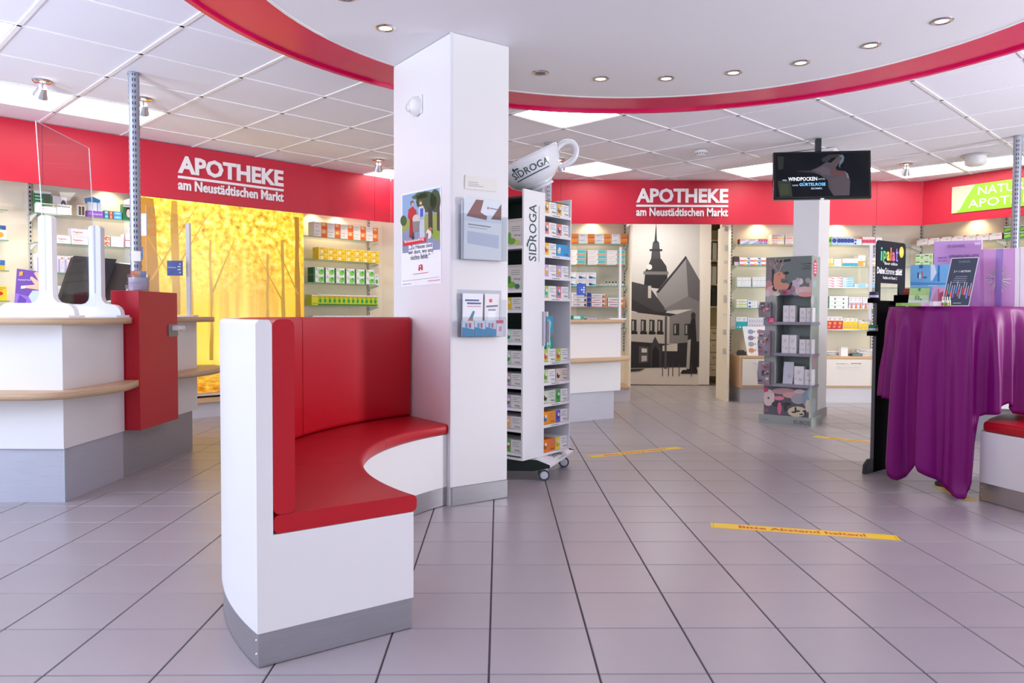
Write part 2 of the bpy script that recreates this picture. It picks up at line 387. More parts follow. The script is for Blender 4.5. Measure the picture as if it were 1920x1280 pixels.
# green sign on the right fascia
u0 = RP.hit(1783, 365)[0]; t = thing('natural_remedy_sign', 'lime green and wood grain sign board on the right red fascia behind the slotted pole', 'sign', RP.pt(u0, 0, 0), RP.rz)
MB().box(0, 1.25, -.012, -.001, 2.145, 2.435, M('#8ccf1f', .45, 0, 'board')).build('board', t)
b = MB(); b.poly([(0, -.014, 2.145), (.05, -.014, 2.145), (.245, -.014, 2.435), (0, -.014, 2.435)], M('#d8c9b0', .5, 0, 'wood')); b.build('wood_grain_print', t)
b = MB(); wl = M('#eef6df', .5)
for k in range(9):
    a = .5+k*.26; c = Vector((.08, -.015, 2.17)); b.tube([c, c+Vector((math.cos(a)*.05, 0, .04+math.sin(a)*.05)), c+Vector((math.cos(a)*.07, 0, .06+math.sin(a)*.09))], .002, wl, 4)
b.build('leaf_sketch', t)
W2 = M('#ffffff', .5, 0, 'plastic')
MB().text('NATUR', (.275, -.014, 2.315), W2, h=.088, w=.45, bold=.0).build('sign_text', t)
MB().text('APOTHEKE', (.175, -.014, 2.185), W2, h=.088, w=.79).build('sign_text', t)

# ------------------------------------------------------------------ white pillar by the bench
PF = Vector((-.316, 3.9)); PR = Vector((.288, .201)).normalized(); PLd = Vector((-PR.y, PR.x)); PW, PD = .351, .653
PANG = math.atan2(PR.y, PR.x)                                       # local x along the right face, local y along the left face (into the room)
b = MB(); b.box(0, PW, 0, PD, .0, SOFZ, WHITE2); PIL = struct(b, 'pillar', loc=(PF.x, PF.y, 0), rz=PANG)
b = MB(); b.box(.006, PW, -.006, .0, .1, SOFZ-.004, WHITE); b.build('cladding_panel', PIL)
b = MB(); b.box(-.006, 0, .006, PD, .0, SOFZ-.004, WHITE); b.build('cladding_panel', PIL)
MB().box(.004, PW+.002, -.010, -.001, .004, .098, STEEL).build('base_plate', PIL)
MB().box(-.007, .0055, -.007, .0055, .1, SOFZ, M('#e2e2e6', .4, 0, 'laminate')).build('corner_strip', PIL)
struct(MB().box(0, .234, 0, .44, .09, CEIL, M('#e6e6ea', .6, 0, 'laminate')), 'column', loc=(2.72, 7.337, 0), rz=-.6075).select_set(False)
_c2 = bpy.data.objects['column']
MB().box(-.008, .242, -.008, .448, 0, .088, GREY).build('base_plate', _c2)
b = MB(); k0, k1 = .02, .17
b.add([(-k0, -k0, CEIL-.16), (.234+k0, -k0, CEIL-.16), (.234+k0, .44+k0, CEIL-.16), (-k0, .44+k0, CEIL-.16), (-k1, -k1, CEIL-.004), (.234+k1, -k1, CEIL-.004), (.234+k1, .44+k1, CEIL-.004), (-k1, .44+k1, CEIL-.004)],
      [(3, 2, 1, 0), (4, 5, 6, 7), (0, 1, 5, 4), (1, 2, 6, 5), (2, 3, 7, 6), (3, 0, 4, 7)], WHITE2); b.build('ceiling_collar', _c2)

area('passage_fill_light', (2.0, 10.0, 2.42), (2.1, 10.3, 0), .6, .6, 22, (1, .95, .9))  # added unseen area light without a fixture, brightens the town mural
# ------------------------------------------------------------------ wall shelving: slotted uprights, glass shelves on brackets
TIER = ['top', 'second', 'third', 'fourth', 'fifth']
ORD = ['first', 'second', 'third', 'fourth', 'fifth', 'sixth', 'seventh', 'eighth', 'ninth', 'tenth', 'eleventh', 'twelfth', 'thirteenth', 'fourteenth', 'fifteenth']
def shelf_unit(P, u0, u1, ups, label, tiers=5, d0=.17):
    o = P.pt(u0, 0, 0); t = thing('wall_shelf_unit', label, 'shelf', o, P.rz); W = u1-u0
    for u in ups:
        x = u-u0; b = MB().box(x-.012, x+.012, REC-.022, REC-.001, .56, 2.2, M('#c9c8c4', .4, .4, 'paint'))
        for k in range(42): b.box(x-.005, x+.005, REC-.0235, REC-.0215, .58+k*.038, .598+k*.038, M('#141416', .7))
        b.build('slotted_upright', t)
    for z in SHELF_Z[:tiers]:
        b = MB(); b.box(0, W, d0+.003, REC-.024, z-.008, z, GLASS); b.box(0, W, d0, d0+.003, z-.008, z, GEDGE); b.build('glass_shelf', t)
        for u in ups:
            x = u-u0; MB().prism([(x-.004, REC-.024, z-.009), (x-.004, d0+.03, z-.009), (x-.004, d0+.03, z-.02), (x-.004, REC-.024, z-.06)], (.008, 0, 0), WHITE).build('bracket', t)
    return t
uL = lambda px, d=REC: LP.hit(px, 450, d)[0]
uC = lambda px, d=REC: CP.hit(px, 450, d)[0]
uR = lambda px, d=REC: RP.hit(px, 450, d)[0]
MU0, MU1 = LP.hit(262, 500)[0], LP.hit(568, 500)[0]
shelf_unit(LP, -1.2, uL(14, .17), [-.8], 'glass wall shelves cut by the left edge of the picture behind the counter')
shelf_unit(LP, uL(62, .17), MU0-.02, [uL(54)], 'glass wall shelves behind the tall glass screen, left of the yellow mural')
shelf_unit(LP, MU1+.03, LEND-.25, [uL(688), MU1+.06], 'glass wall shelves between the yellow mural and the white pillar')
shelf_unit(CP, -.9, 1.35, [uC(1169), .2], 'glass wall shelves left of the town mural behind the tea tower')
shelf_unit(CP, 2.55, 3.55, [uC(1369), 3.5], 'glass wall shelves between the passage and the grey column')
shelf_unit(CP, 3.58, 4.72, [uC(1636), 3.62], 'glass wall shelves right of the grey column behind the black voting stand')
shelf_unit(RP, .02, 1.6, [uR(1727), uR(1886)], 'glass wall shelves on the right wall under the green sign', 5)

# ------------------------------------------------------------------ medicine cartons
_C = {}
def carton_mesh(name, D, w_, h_, d_):
    key = (name, D['id'], round(w_, 3), round(h_, 3), round(d_, 3))
    if key in _C: return _C[key]
    b = MB(); x, y, e = w_/2, d_/2, .0007; base = M(D['base'], .5, 0, 'paper')
    b.box(-x, x, -y, y, 0, h_, base)
    if D.get('side'):
        sm = M(D['side'], .5)
        for sx in (-1, 1): b.poly([(sx*(x+e), -y, .001), (sx*(x+e), y, .001), (sx*(x+e), y, h_-.001), (sx*(x+e), -y, h_-.001)], sm)
    k = 0
    for q in D.get('art', []):
        k += 1; f = -y-e-.00012*k
        if q[0] == 'r': b.poly([(-x+w_*u, f, h_*v) for u, v in ((q[1], q[2]), (q[3], q[2]), (q[3], q[4]), (q[1], q[4]))], M(q[5], .5))
        elif q[0] == 'p': b.poly([(-x+w_*u, f, h_*v) for u, v in q[1]], M(q[2], .5))
        elif q[0] == 'c': b.disc((-x+w_*q[1], f, h_*q[2]), h_*q[3], h_*q[3], M(q[4], .5), 12)
        elif q[0] == 'e': b.disc((-x+w_*q[1], f, h_*q[2]), w_*q[3], h_*q[4], M(q[5], .5), 12)
        elif q[0] == 't': b.text(q[1], (-x+w_*q[2], f, h_*q[3]), M(q[5], .5), w=w_*q[4], h=h_*q[6] if len(q) > 6 else None, bold=.01)
        elif q[0] == 'l':                       # lines of small print
            for i in range(q[5]):
                z = h_*(q[4]-i*(q[4]-q[2])/max(1, q[5]-1)); b.box(-x+w_*q[1], -x+w_*(q[3] if i % 2 == 0 else q[1]+(q[3]-q[1])*.7), f, f+.0002, z-h_*.02, z+h_*.02, M(q[6], .6))
    _C[key] = b.mesh(name); return _C[key]
def D(i, base, *art, **k): return dict(id=i, base=base, art=list(art), **k)
ORANGE = D('or', '#f6f4f0', ('r', .55, .02, .99, .98, '#f5922a'), ('r', .55, .02, .99, .45, '#ee6a12'), ('r', .62, .55, .85, .9, '#fbd9a8'), ('l', .08, .35, .42, .75, 2, '#7a86a8'))
ORANGE2 = D('or2', '#f7f5f2', ('r', .56, .02, .98, .98, '#f79a30'), ('p', [(.56, .02), (.98, .02), (.98, .4), (.56, .25)], '#f0640e'), ('l', .08, .6, .4, .75, 2, '#3a4a80'))
YELLOW = D('ye', '#f5cf12', ('r', .0, .78, 1, .98, '#f9e27a'), ('l', .15, .72, .8, .88, 2, '#9a6a10'), ('r', .08, .12, .5, .55, '#fdf3b8'), ('c', .2, .35, .1, '#e0312a'), ('r', .6, .15, .9, .35, '#e7a80c'))
GREENW = D('gw', '#eef3ee', ('r', .0, .0, .16, 1, '#146b34'), ('e', .72, .4, .26, .36, '#7fd05a'), ('e', .82, .6, .14, .2, '#4fb53c'), ('l', .24, .6, .6, .78, 2, '#2c6a40'), ('c', .3, .84, .07, '#1d7a3c'), ('r', .2, .06, .62, .13, '#cfd8d0'), side='#12602e')
GREEN1 = D('g1', '#eef3f0', ('r', .2, .1, .8, .5, '#56b04a'), ('l', .2, .7, .8, .85, 2, '#355'), side='#d8e2da')
LIME = D('li', '#c3d312', ('r', 0, .86, 1, 1, '#e8e6df'), ('r', 0, .84, 1, .88, '#d0342c'), ('e', .5, .42, .3, .2, '#1f9a3c'), ('r', 0, 0, 1, .14, '#3a7a24'), ('l', .2, .66, .8, .76, 2, '#5f7a18'))
LIMEW = D('liw', '#d2d81a', ('r', 0, .86, 1, 1, '#e8e6df'), ('r', 0, .84, 1, .88, '#d0342c'), ('l', .1, .1, .9, .2, 2, '#7a8a20'))
BLUEW = D('bw', '#f2f4f7', ('e', .45, .55, .22, .3, '#4aa6d8'), ('r', 0, .0, 1, .12, '#8fc4e2'))
TEALO = D('to', '#f6f2ee', ('r', .56, .3, .98, .96, '#5cc4cc'), ('r', .56, .02, .98, .24, '#f0964a'), ('l', .06, .3, .46, .7, 2, '#d0705a'), ('p', [(.46, .02), (.56, .02), (.56, .3)], '#f0964a'))
SWOOSH = D('sw', '#f4f5f9', ('p', [(.28, .5), (.98, .22), (.98, .1), (.28, .1)], '#3aa0cc'), ('p', [(.28, .5), (.6, .36), (.6, .1), (.28, .1)], '#1c4a92'), ('l', .1, .7, .9, .86, 2, '#d49aa8'))
DENTB = D('db', '#f4f4f7', ('r', .02, .02, .98, .1, '#e2433c'), ('r', .78, .12, .99, .98, '#26449c'), ('e', .7, .45, .06, .3, '#555'), ('t', 'Kukident', .1, .45, .36, '#27408a', .3), ('l', .1, .3, .4, .32, 1, '#888'))
DENTO = D('do', '#f6f2f2', ('p', [(.02, .02), (.98, .02), (.98, .2), (.5, .1), (.02, .2)], '#ee4a34'), ('p', [(.8, .12), (.99, .12), (.99, .98), (.9, .9)], '#f08a2a'), ('e', .76, .45, .07, .3, '#777'), ('t', 'Kukident', .1, .45, .48, '#2f4aa0', .3))
RWB = D('rwb', '#f1f1f8', ('p', [(.1, .0), (.95, .0), (.95, .6)], '#a8b8ec'), ('p', [(.02, .5), (.5, .98), (.02, .98)], '#f4d6da'), ('l', .15, .72, .75, .84, 2, '#b86a80'), side='#c03a40')
MAG = D('mag', '#e9e6f6', ('r', .0, .5, .9, 1, '#e2407a'), ('r', .1, .1, .9, .4, '#8a8ad8'), ('l', .15, .65, .75, .85, 2, '#f6d6e4'))
RIO = D('rio', '#f7f0ee', ('t', 'RIOPAN', .08, .58, .84, '#a06a6a', .28), ('r', .04, .05, .96, .3, '#f0a080'), ('r', .5, .1, .9, .42, '#f4d884'), ('r', .04, .36, .5, .44, '#d86a5a'))
RAIN = D('rain', '#f3f3fa', ('p', [(.05, .1), (.95, .1), (.5, .55)], '#f4b040'), ('p', [(.0, .02), (.6, .02), (.1, .45)], '#e0607a'), ('p', [(.5, .02), (1, .02), (1, .5)], '#5ac0c8'), ('p', [(.7, .9), (1, .9), (.9, .5)], '#34409c'))
SLIM = D('sl', '#eef1f4', ('r', .1, .62, .9, .72, '#c7d2da'), ('l', .25, .3, .7, .85, 4, '#9fb0b8'), ('r', .1, .1, .9, .2, '#d7dfe4'))
GRNY = D('gy', '#f1f4f2', ('r', .0, .06, .95, .4, '#b9dc62'), ('l', .1, .55, .8, .8, 2, '#c8b8a8'), ('e', .12, .25, .08, .12, '#f2f2b0'))
BLUL = D('bl', '#f0f3f7', ('e', .2, .4, .14, .3, '#3c78c8'), ('l', .4, .4, .9, .7, 2, '#88a4cc'))
TEALB = D('tb', '#f2f6f6', ('r', 0, 0, 1, .62, '#18b0ba'), ('c', .75, .14, .08, '#f2f8f8'), ('c', .25, .14, .05, '#f2f8f8'), ('l', .2, .74, .8, .86, 2, '#9ab'))
PATT = D('pt', '#dfe0ea', *[('e', .12+.13*a, .3+.4*c, .03, .12, '#b8bacb') for a in range(7) for c in (0, 1)], ('r', .0, .0, 1, .06, '#c0c2d0'))
DOTB = D('dotb', '#b9cdea', ('c', .5, .52, .27, '#1c3c98'), ('r', .05, .86, .95, .96, '#e8eef8'))
DOTG = D('dotg', '#8fd63e', ('c', .5, .55, .22, '#1f6a2c'))
DOTP = D('dotp', '#f2d3da', ('c', .5, .45, .24, '#c2305c'), ('r', .05, .84, .95, .96, '#fbeef0'), side='#b8324a')
DOTS = D('dots', '#cfdcf0', ('c', .18, .5, .34, '#24409a'), ('l', .4, .35, .9, .65, 2, '#8a9ac8'))
YELS = D('ys', '#f6e9c0', ('r', .0, .0, 1, .4, '#f2c548'), ('r', .7, .0, 1, 1, '#f0b64a'))
WOR = D('wo', '#f3f3f2', ('l', .1, .4, .75, .75, 3, '#d8b080'), ('r', .85, .0, 1, 1, '#f0a868'))
TEAL5 = D('t5', '#e8f1f6', ('r', 0, 0, 1, .42, '#1489a8'), ('c', .5, .24, .16, '#3aa9c4'), ('l', .2, .6, .8, .8, 2, '#9bb'))
ORW = D('ow', '#f3f0ec', ('r', 0, 0, 1, .5, '#f29a3c'), ('l', .2, .68, .75, .84, 2, '#888'), ('e', .85, .2, .12, .16, '#fae0c0'))
PINKD = D('pd', '#f6e7ec', ('p', [(.2, .9), (.98, .5), (.98, .1), (.6, .5)], '#e4487c'), ('l', .08, .25, .5, .5, 2, '#d88aa4'))
BLUES = D('bs', '#cfe6f4', ('p', [(.3, .1), (1, .3), (1, .9), (.5, .8)], '#7cc0e2'), ('l', .08, .3, .5, .7, 2, '#4a9ac8'))
LONG = D('lg', '#f0f2f3', ('e', .3, .3, .05, .22, '#2f7a5c'), ('e', .75, .3, .05, .22, '#2f7a5c'), ('l', .05, .6, .9, .75, 2, '#aab8b8'), side='#6aa890')
ORP = D('op', '#eeeaf2', ('p', [(.3, .0), (.9, .0), (.75, .5), (.55, .55)], '#f07a28'), ('r', 0, .3, 1, .5, '#b8b4dc'), ('p', [(.35, .02), (.85, .02), (.7, .45), (.55, .5)], '#f2742a'), ('l', .2, .7, .8, .88, 2, '#99a'))
REDB = D('rb', '#f3ecea', ('r', 0, 0, 1, .68, '#cf1a18'), ('c', .5, .48, .12, '#f49a3c'), ('l', .15, .15, .7, .25, 2, '#f6c8c0'), ('l', .2, .78, .8, .88, 2, '#88a'))
YELB = D('yb', '#f3f0e4', ('r', 0, 0, 1, .68, '#f4cf14'), ('c', .5, .24, .11, '#d02a22'), ('c', .5, .25, .07, '#fff3d0'), ('l', .2, .78, .8, .88, 2, '#99a'))
PINKW = D('pw', '#f5f1f1', ('r', .0, .84, .2, 1, '#e06a78'), ('l', .5, .6, .85, .7, 2, '#c88a94'), ('p', [(.2, .0), (1, .0), (1, .08), (.2, .05)], '#d64a5c'), side='#c9404e')
GRN2 = D('g2', '#2f9a4c', ('p', [(.1, .15), (.9, .35), (.9, .75), (.1, .6)], '#a8d83a'), ('r', 0, .86, 1, 1, '#e8efe8'), ('l', .1, .78, .8, .82, 1, '#e0f0e0'))
CAMO = D('ca', '#e6efe2', ('e', .75, .5, .2, .35, '#9bcf7a'), ('r', .04, .6, .5, .85, '#5aa04a'), ('e', .3, .3, .2, .2, '#c4e0b0'), ('r', 0, .0, 1, .06, '#7aa86a'), side='#4a8a3c')
PHARM = D('ph', '#1f7a48', ('l', .06, .5, .5, .9, 4, '#d8ece0'), ('r', .62, .1, .8, .9, '#3c5a34'), ('r', .82, .1, .96, .9, '#46643a'), ('r', 0, .9, 1, 1, '#eef0ee'))
WGRN = D('wg', '#f4f5f3', ('r', .25, .66, 1, .9, '#3e7a34'), ('c', .86, .78, .1, '#e09a28'), ('l', .1, .25, .9, .45, 2, '#d88aa0'))
WPNK = D('wp', '#f5f4f4', ('r', 0, .72, .9, .86, '#3a4a40'), ('l', .06, .3, .8, .45, 2, '#d890a0'))
FACE = D('fa', '#f3efee', ('r', .04, .4, .5, .6, '#c8584c'), ('e', .74, .45, .2, .42, '#3a2420'), ('e', .74, .38, .13, .3, '#f2c7b4'))
FACEG = D('fg', '#1f7a4a', ('e', .55, .5, .32, .34, '#2c211e'), ('e', .55, .44, .22, .26, '#f0d0c0'), ('r', 0, .82, 1, 1, '#f0eeee'), ('l', .1, .9, .7, .92, 1, '#c05a6a'))
DUO = D('du', '#e9eae6', ('r', .1, .1, .45, .9, '#37452f'), ('r', .55, .1, .9, .9, '#37452f'))
VAGI = D('va', '#f6f3f3', ('t', 'Vagisan', .08, .4, .6, '#c02a60', .26), ('l', .1, .2, .5, .25, 1, '#b8c87a'), ('r', 0, .94, 1, 1, '#ece4e6'))
ORPK = D('opk', '#f1d9d0', ('e', .5, .5, .42, .4, '#d8603a'), ('e', .6, .45, .2, .2, '#f2c89c'))
WLIN = D('wl', '#f0eff4', ('l', .08, .3, .85, .75, 3, '#b4a8c0'))
RWH = D('rw', '#f2f0f2', ('r', 0, .0, 1, .1, '#c43050'), ('r', 0, .0, .08, 1, '#c43050'), ('l', .3, .4, .9, .7, 2, '#d8c8d0'))
LILA = D('ll', '#efecf5', ('r', .1, .0, .36, .8, '#b7a6dc'), ('c', .7, .85, .07, '#e8a03a'), ('l', .5, .3, .9, .6, 3, '#c8bcd8'))
BLUC = D('bc', '#e6f0f8', ('e', .4, .55, .36, .25, '#3f8cc8'), ('r', 0, .0, 1, .18, '#9ccbe8'), ('e', .8, .4, .2, .2, '#6ab0dc'))
WGO = D('wgo', '#f3f3ee', ('r', 0, .7, 1, 1, '#2a4a9a'), ('r', 0, .7, .6, .82, '#3a9a4c'), ('e', .5, .35, .3, .2, '#f0a030'))
BYE = D('by', '#eab93c', ('r', 0, .5, 1, 1, '#2f6aa8'), ('l', .1, .6, .6, .8, 2, '#eef'))
YRE = D('yr', '#f2d62a', ('e', .4, .5, .3, .14, '#d42a2a'), ('l', .1, .75, .9, .88, 2, '#c8502a'))
PILLP = D('pp', '#4aa2d0', ('e', .5, .5, .42, .3, '#8fd4f0'), ('l', .2, .45, .8, .55, 2, '#e8f6ff'))
PILLR = D('pr', '#d65a4a', ('e', .5, .5, .3, .4, '#f0a88a'))

def row(P, tier, px0, px1, pyt, n, lay, dsn, dep, where, desc, dfr=.19, z0=None, name='medicine_carton', cat='medicine carton'):
    zb = (SHELF_Z[tier] if z0 is None else z0)+.0004
    d = REC-.16-dep/2 if False else dfr
    u0, u1 = P.hit(px0, pyt, d)[0], P.hit(px1, pyt, d)[0]; zt = P.hit((px0+px1)/2, pyt, d)[1]
    w_ = (u1-u0)/n; hh = (zt-zb)/lay; dep = min(dep, REC-.03-d)
    me = carton_mesh(name, dsn, w_-max(.0016, .028*w_), hh-.0008, dep)
    place = f'{TIER[tier]} shelf {where}'
    for l in range(lay):
        for k in range(n):
            o = inst(me, name, None, P.pt(u0+w_*(k+.5), d+dep/2, zb+l*hh), P.rz)
            ln = {1: '', 2: ['lower ', 'upper '], 3: ['bottom ', 'middle ', 'top '], 4: ['bottom ', 'second-lowest ', 'third-lowest ', 'top ']}[lay]
            ly = ln[l]+'layer' if ln else ''
            lab = desc+(f', {ORD[k]} from left' if n > 1 else '')+(f', {ly}' if ly else '')+f', {place}'
            tag(o, lab, cat, (f'{desc}s on the {place}' if n*lay > 1 else None))
A_ = 'at left picture edge'; B_ = 'behind glass screen'; C_ = 'right of yellow mural'; D_ = 'left of town mural'; E_ = 'left of grey column'; F_ = 'right of grey column'; G_ = 'below green sign'
row(LP, 1, -12, 9, 432, 1, 1, WGO, .12, A_, 'white, blue and orange carton')
row(LP, 2, -14, 8, 497, 1, 1, BYE, .12, A_, 'yellow and blue carton')
row(LP, 3, -12, 12, 546, 1, 1, YRE, .12, A_, 'yellow carton with red oval')
row(LP, 0, 60, 93, 367, 1, 1, PHARM, .04, B_, 'tall green remedy carton', .30)
row(LP, 0, 66, 103, 390, 1, 1, WGRN, .08, B_, 'white carton with green band')
row(LP, 0, 104, 132, 392, 1, 1, WPNK, .08, B_, 'white carton with dark band')
row(LP, 0, 96, 123, 377, 1, 1, FACE, .04, B_, 'white carton with woman portrait', .30)
row(LP, 0, 143, 157, 393, 1, 1, DUO, .05, B_, 'small carton with two dark tubes')
row(LP, 0, 193, 201, 402, 1, 2, PILLP, .06, B_, 'light blue oval pack')
row(LP, 0, 202, 209, 403, 1, 2, PILLR, .06, B_, 'small orange red pack')
row(LP, 0, 210, 226, 404, 1, 2, PILLP, .06, B_, 'wide blue oval pack')
row(LP, 0, 228, 246, 390, 1, 1, FACEG, .08, B_, 'green carton with woman portrait')
row(LP, 1, 104, 131, 449, 1, 1, VAGI, .1, B_, 'short white carton with pink print')
row(LP, 1, 131, 163, 437, 1, 2, VAGI, .1, B_, 'white carton with pink print')
row(LP, 1, 164, 182, 452, 1, 1, VAGI, .1, B_, 'white carton with pink print behind screen foot')
row(LP, 1, 193, 204, 450, 1, 2, ORPK, .1, B_, 'orange patterned pack')
row(LP, 1, 206, 230, 451, 1, 2, WLIN, .1, B_, 'plain white lined carton')
row(LP, 1, 231, 247, 446, 1, 2, RWH, .1, B_, 'white carton with red edge')
row(LP, 2, 66, 80, 484, 1, 1, LILA, .1, B_, 'tall white and lilac carton')
row(LP, 2, 106, 131, 488, 2, 1, LILA, .1, B_, 'white and lilac carton')
row(LP, 2, 132, 190, 489, 4, 1, LILA, .1, B_, 'white and lilac carton behind the monitor')
row(LP, 2, 222, 248, 500, 1, 2, BLUC, .1, B_, 'white and blue bubble carton')
row(LP, 3, 66, 240, 545, 9, 1, WLIN, .1, B_, 'small white carton low behind the counter')

row(LP, 0, 586, 707, 424, 5, 2, ORANGE, .12, C_, 'white and orange carton')
row(LP, 1, 595, 709, 470, 7, 2, YELLOW, .12, C_, 'yellow carton')
row(LP, 2, 586, 700, 506.5, 6, 2, GREENW, .12, C_, 'white carton with green tree')
row(LP, 2, 701, 709, 517, 1, 1, GREEN1, .06, C_, 'single small green and white carton')
row(LP, 3, 583.5, 595, 556, 1, 1, LIMEW, .12, C_, 'plain lime yellow carton')
row(LP, 3, 595, 707, 556, 13, 1, LIME, .12, C_, 'slim lime carton with green leaf')
row(LP, 4, 586, 700, 595, 6, 1, BLUEW, .12, C_, 'white carton with blue oval')

row(CP, 0, 1052, 1175, 436.6, 4, 2, ORANGE2, .12, D_, 'white and orange carton')
row(CP, 1, 1061, 1096.5, 467, 1, 3, TEALO, .12, D_, 'flat white and teal carton beside tea tower')
row(CP, 1, 1100, 1171, 467, 2, 3, TEALO, .12, D_, 'flat white and teal carton')
row(CP, 2, 1060, 1116.6, 509, 3, 2, SWOOSH, .12, D_, 'white carton with blue swoosh')
row(CP, 3, 1070, 1108, 547, 1, 3, DENTB, .1, D_, 'flat white and navy dental carton')
row(CP, 3, 1108.5, 1137, 549, 1, 3, DENTO, .1, D_, 'flat white and orange dental carton')
row(CP, 3, 1139, 1171, 556, 1, 2, DENTO, .1, D_, 'wide flat orange dental carton')

row(CP, 0, 1385.5, 1420, 443, 2, 1, RWB, .1, E_, 'white and blue carton with red side')
row(CP, 0, 1420.5, 1438, 443, 2, 1, MAG, .1, E_, 'small magenta carton')
row(CP, 0, 1444.5, 1468, 434, 1, 2, RIO, .1, E_, 'white stomach remedy carton with lettering')
row(CP, 0, 1471, 1495, 434, 1, 2, RIO, .1, E_, 'half hidden stomach remedy carton beside column')
row(CP, 1, 1375, 1384, 476, 1, 1, D('dk', '#4a3234', ('r', 0, 0, 1, .4, '#c8c2c8')), .08, E_, 'dark brown carton')
row(CP, 1, 1385, 1424.5, 478, 2, 2, RAIN, .1, E_, 'white rainbow carton')
row(CP, 1, 1425, 1445, 478, 1, 2, RAIN, .1, E_, 'white rainbow carton cut by the deer display')
row(CP, 2, 1381, 1407, 515, 4, 1, SLIM, .1, E_, 'slim pale carton, left block')
row(CP, 2, 1410, 1436, 515, 4, 1, SLIM, .1, E_, 'slim pale carton, right block')
row(CP, 3, 1380, 1400, 556.5, 1, 3, GRNY, .1, E_, 'flat white and lime carton')
row(CP, 3, 1401, 1420, 559, 1, 2, BLUL, .1, E_, 'white carton with blue emblem')
row(CP, 3, 1421, 1436, 562, 1, 1, BLUL, .1, E_, 'single white carton with blue emblem')
row(CP, 4, 1369.5, 1379.5, 590, 1, 1, D('gb', '#b9b2ac', ('l', .1, .1, .9, .2, 2, '#8a8480')), .08, E_, 'plain grey carton')
row(CP, 4, 1380, 1400.7, 589.6, 2, 1, TEALB, .1, E_, 'white and teal carton')
row(CP, 4, 1401, 1437, 590.6, 1, 1, PATT, .1, E_, 'wide pale patterned carton')

row(CP, 0, 1551, 1557, 438, 1, 1, DOTG, .1, F_, 'green carton with dark dot')
row(CP, 0, 1557.3, 1568, 437.3, 1, 1, DOTB, .1, F_, 'larger pale blue carton with navy dot')
row(CP, 0, 1568.5, 1599, 437.3, 5, 1, DOTB, .1, F_, 'narrow pale blue carton with navy dot')
row(CP, 0, 1599.5, 1614, 441, 1, 2, DOTS, .1, F_, 'flat pale blue carton with navy dot')
row(CP, 0, 1615, 1639, 437, 4, 1, DOTP, .1, F_, 'pink carton with red dot')
row(CP, 0, 1640, 1652, 438, 1, 1, WLIN, .1, F_, 'white carton above the black header card')
row(CP, 1, 1550, 1562, 478, 2, 1, YELS, .1, F_, 'pale yellow carton')
row(CP, 1, 1562.5, 1578, 479, 1, 1, WOR, .1, F_, 'white carton with orange edge')
row(CP, 1, 1578.3, 1607, 478, 5, 1, TEAL5, .1, F_, 'white and teal carton')
row(CP, 1, 1607.5, 1621, 472, 1, 1, ORW, .1, F_, 'taller white and orange carton')
row(CP, 1, 1627, 1640, 477, 1, 2, ORW, .1, F_, 'white and orange carton behind screen post')
row(CP, 2, 1547, 1578, 513, 2, 4, PINKD, .1, F_, 'white carton with pink stripe')
row(CP, 2, 1578.5, 1600, 514, 1, 4, BLUES, .1, F_, 'flat light blue carton')
row(CP, 2, 1600.5, 1640, 525, 2, 2, BLUES, .1, F_, 'long light blue carton')
row(CP, 3, 1554, 1590, 548.7, 1, 3, LONG, .1, F_, 'long white carton with green dots')
row(CP, 3, 1591, 1616, 550, 3, 1, ORP, .1, F_, 'white carton with orange flame')
row(CP, 3, 1617, 1636, 551, 2, 1, ORP, .1, F_, 'orange flame carton behind screen post')
row(CP, 4, 1551, 1579.7, 587, 3, 1, REDB, .1, F_, 'red carton')
row(CP, 4, 1580.3, 1608, 589.4, 3, 1, YELB, .1, F_, 'yellow carton with red emblem')
row(CP, 4, 1609, 1626, 593, 2, 1, YELB, .1, F_, 'shorter yellow carton with red emblem')

row(RP, 0, 1717, 1877, 433.5, 7, 1, PINKW, .12, G_, 'white carton with pink corner')
row(RP, 0, 1880, 1925, 413, 3, 2, GRN2, .12, G_, 'green carton with lime wave')
row(RP, 1, 1715, 1748, 468, 2, 2, CAMO, .12, G_, 'white and leaf green carton')
row(RP, 1, 1850, 1925, 455, 4, 2, CAMO, .12, G_, 'leaf green carton behind gift box')

# purple display tray with tubes on the top shelf, small dropper bottles further right
u0, u1 = LP.hit(162, 420, .17)[0], LP.hit(192, 420, .17)[0]; Wt = u1-u0
t = thing('tube_display', 'purple display tray of blister tubes on top shelf behind glass screen', 'display', LP.pt((u0+u1)/2, .20, SHELF_Z[0]+.0004), LP.rz)
b = MB().box(-Wt/2, Wt/2, -.03, .05, 0, .055, M('#8a4cb8', .5, 0, 'paper')); b.text('Compeed', (-Wt*.4, -.0306, .015), M('#f2e6f8', .5), w=Wt*.8); b.build('tray', t)
for k, c in enumerate(('#cfe6ea', '#dfe6ee', '#c6d4ec')): MB().box(-Wt*.42+k*Wt*.29, -Wt*.42+k*Wt*.29+Wt*.25, -.02, .02, .055, .13, M(c, .4, 0, 'paper')).build('tube', t)
MB().prism([(-Wt*.5, .03, .12), (Wt*.42, .03, .12), (Wt*.46, .03, .165), (0, .03, .185), (-Wt*.56, .03, .165)], (0, .004, 0), M('#3c8ec8', .5, 0, 'paper')).build('header', t)
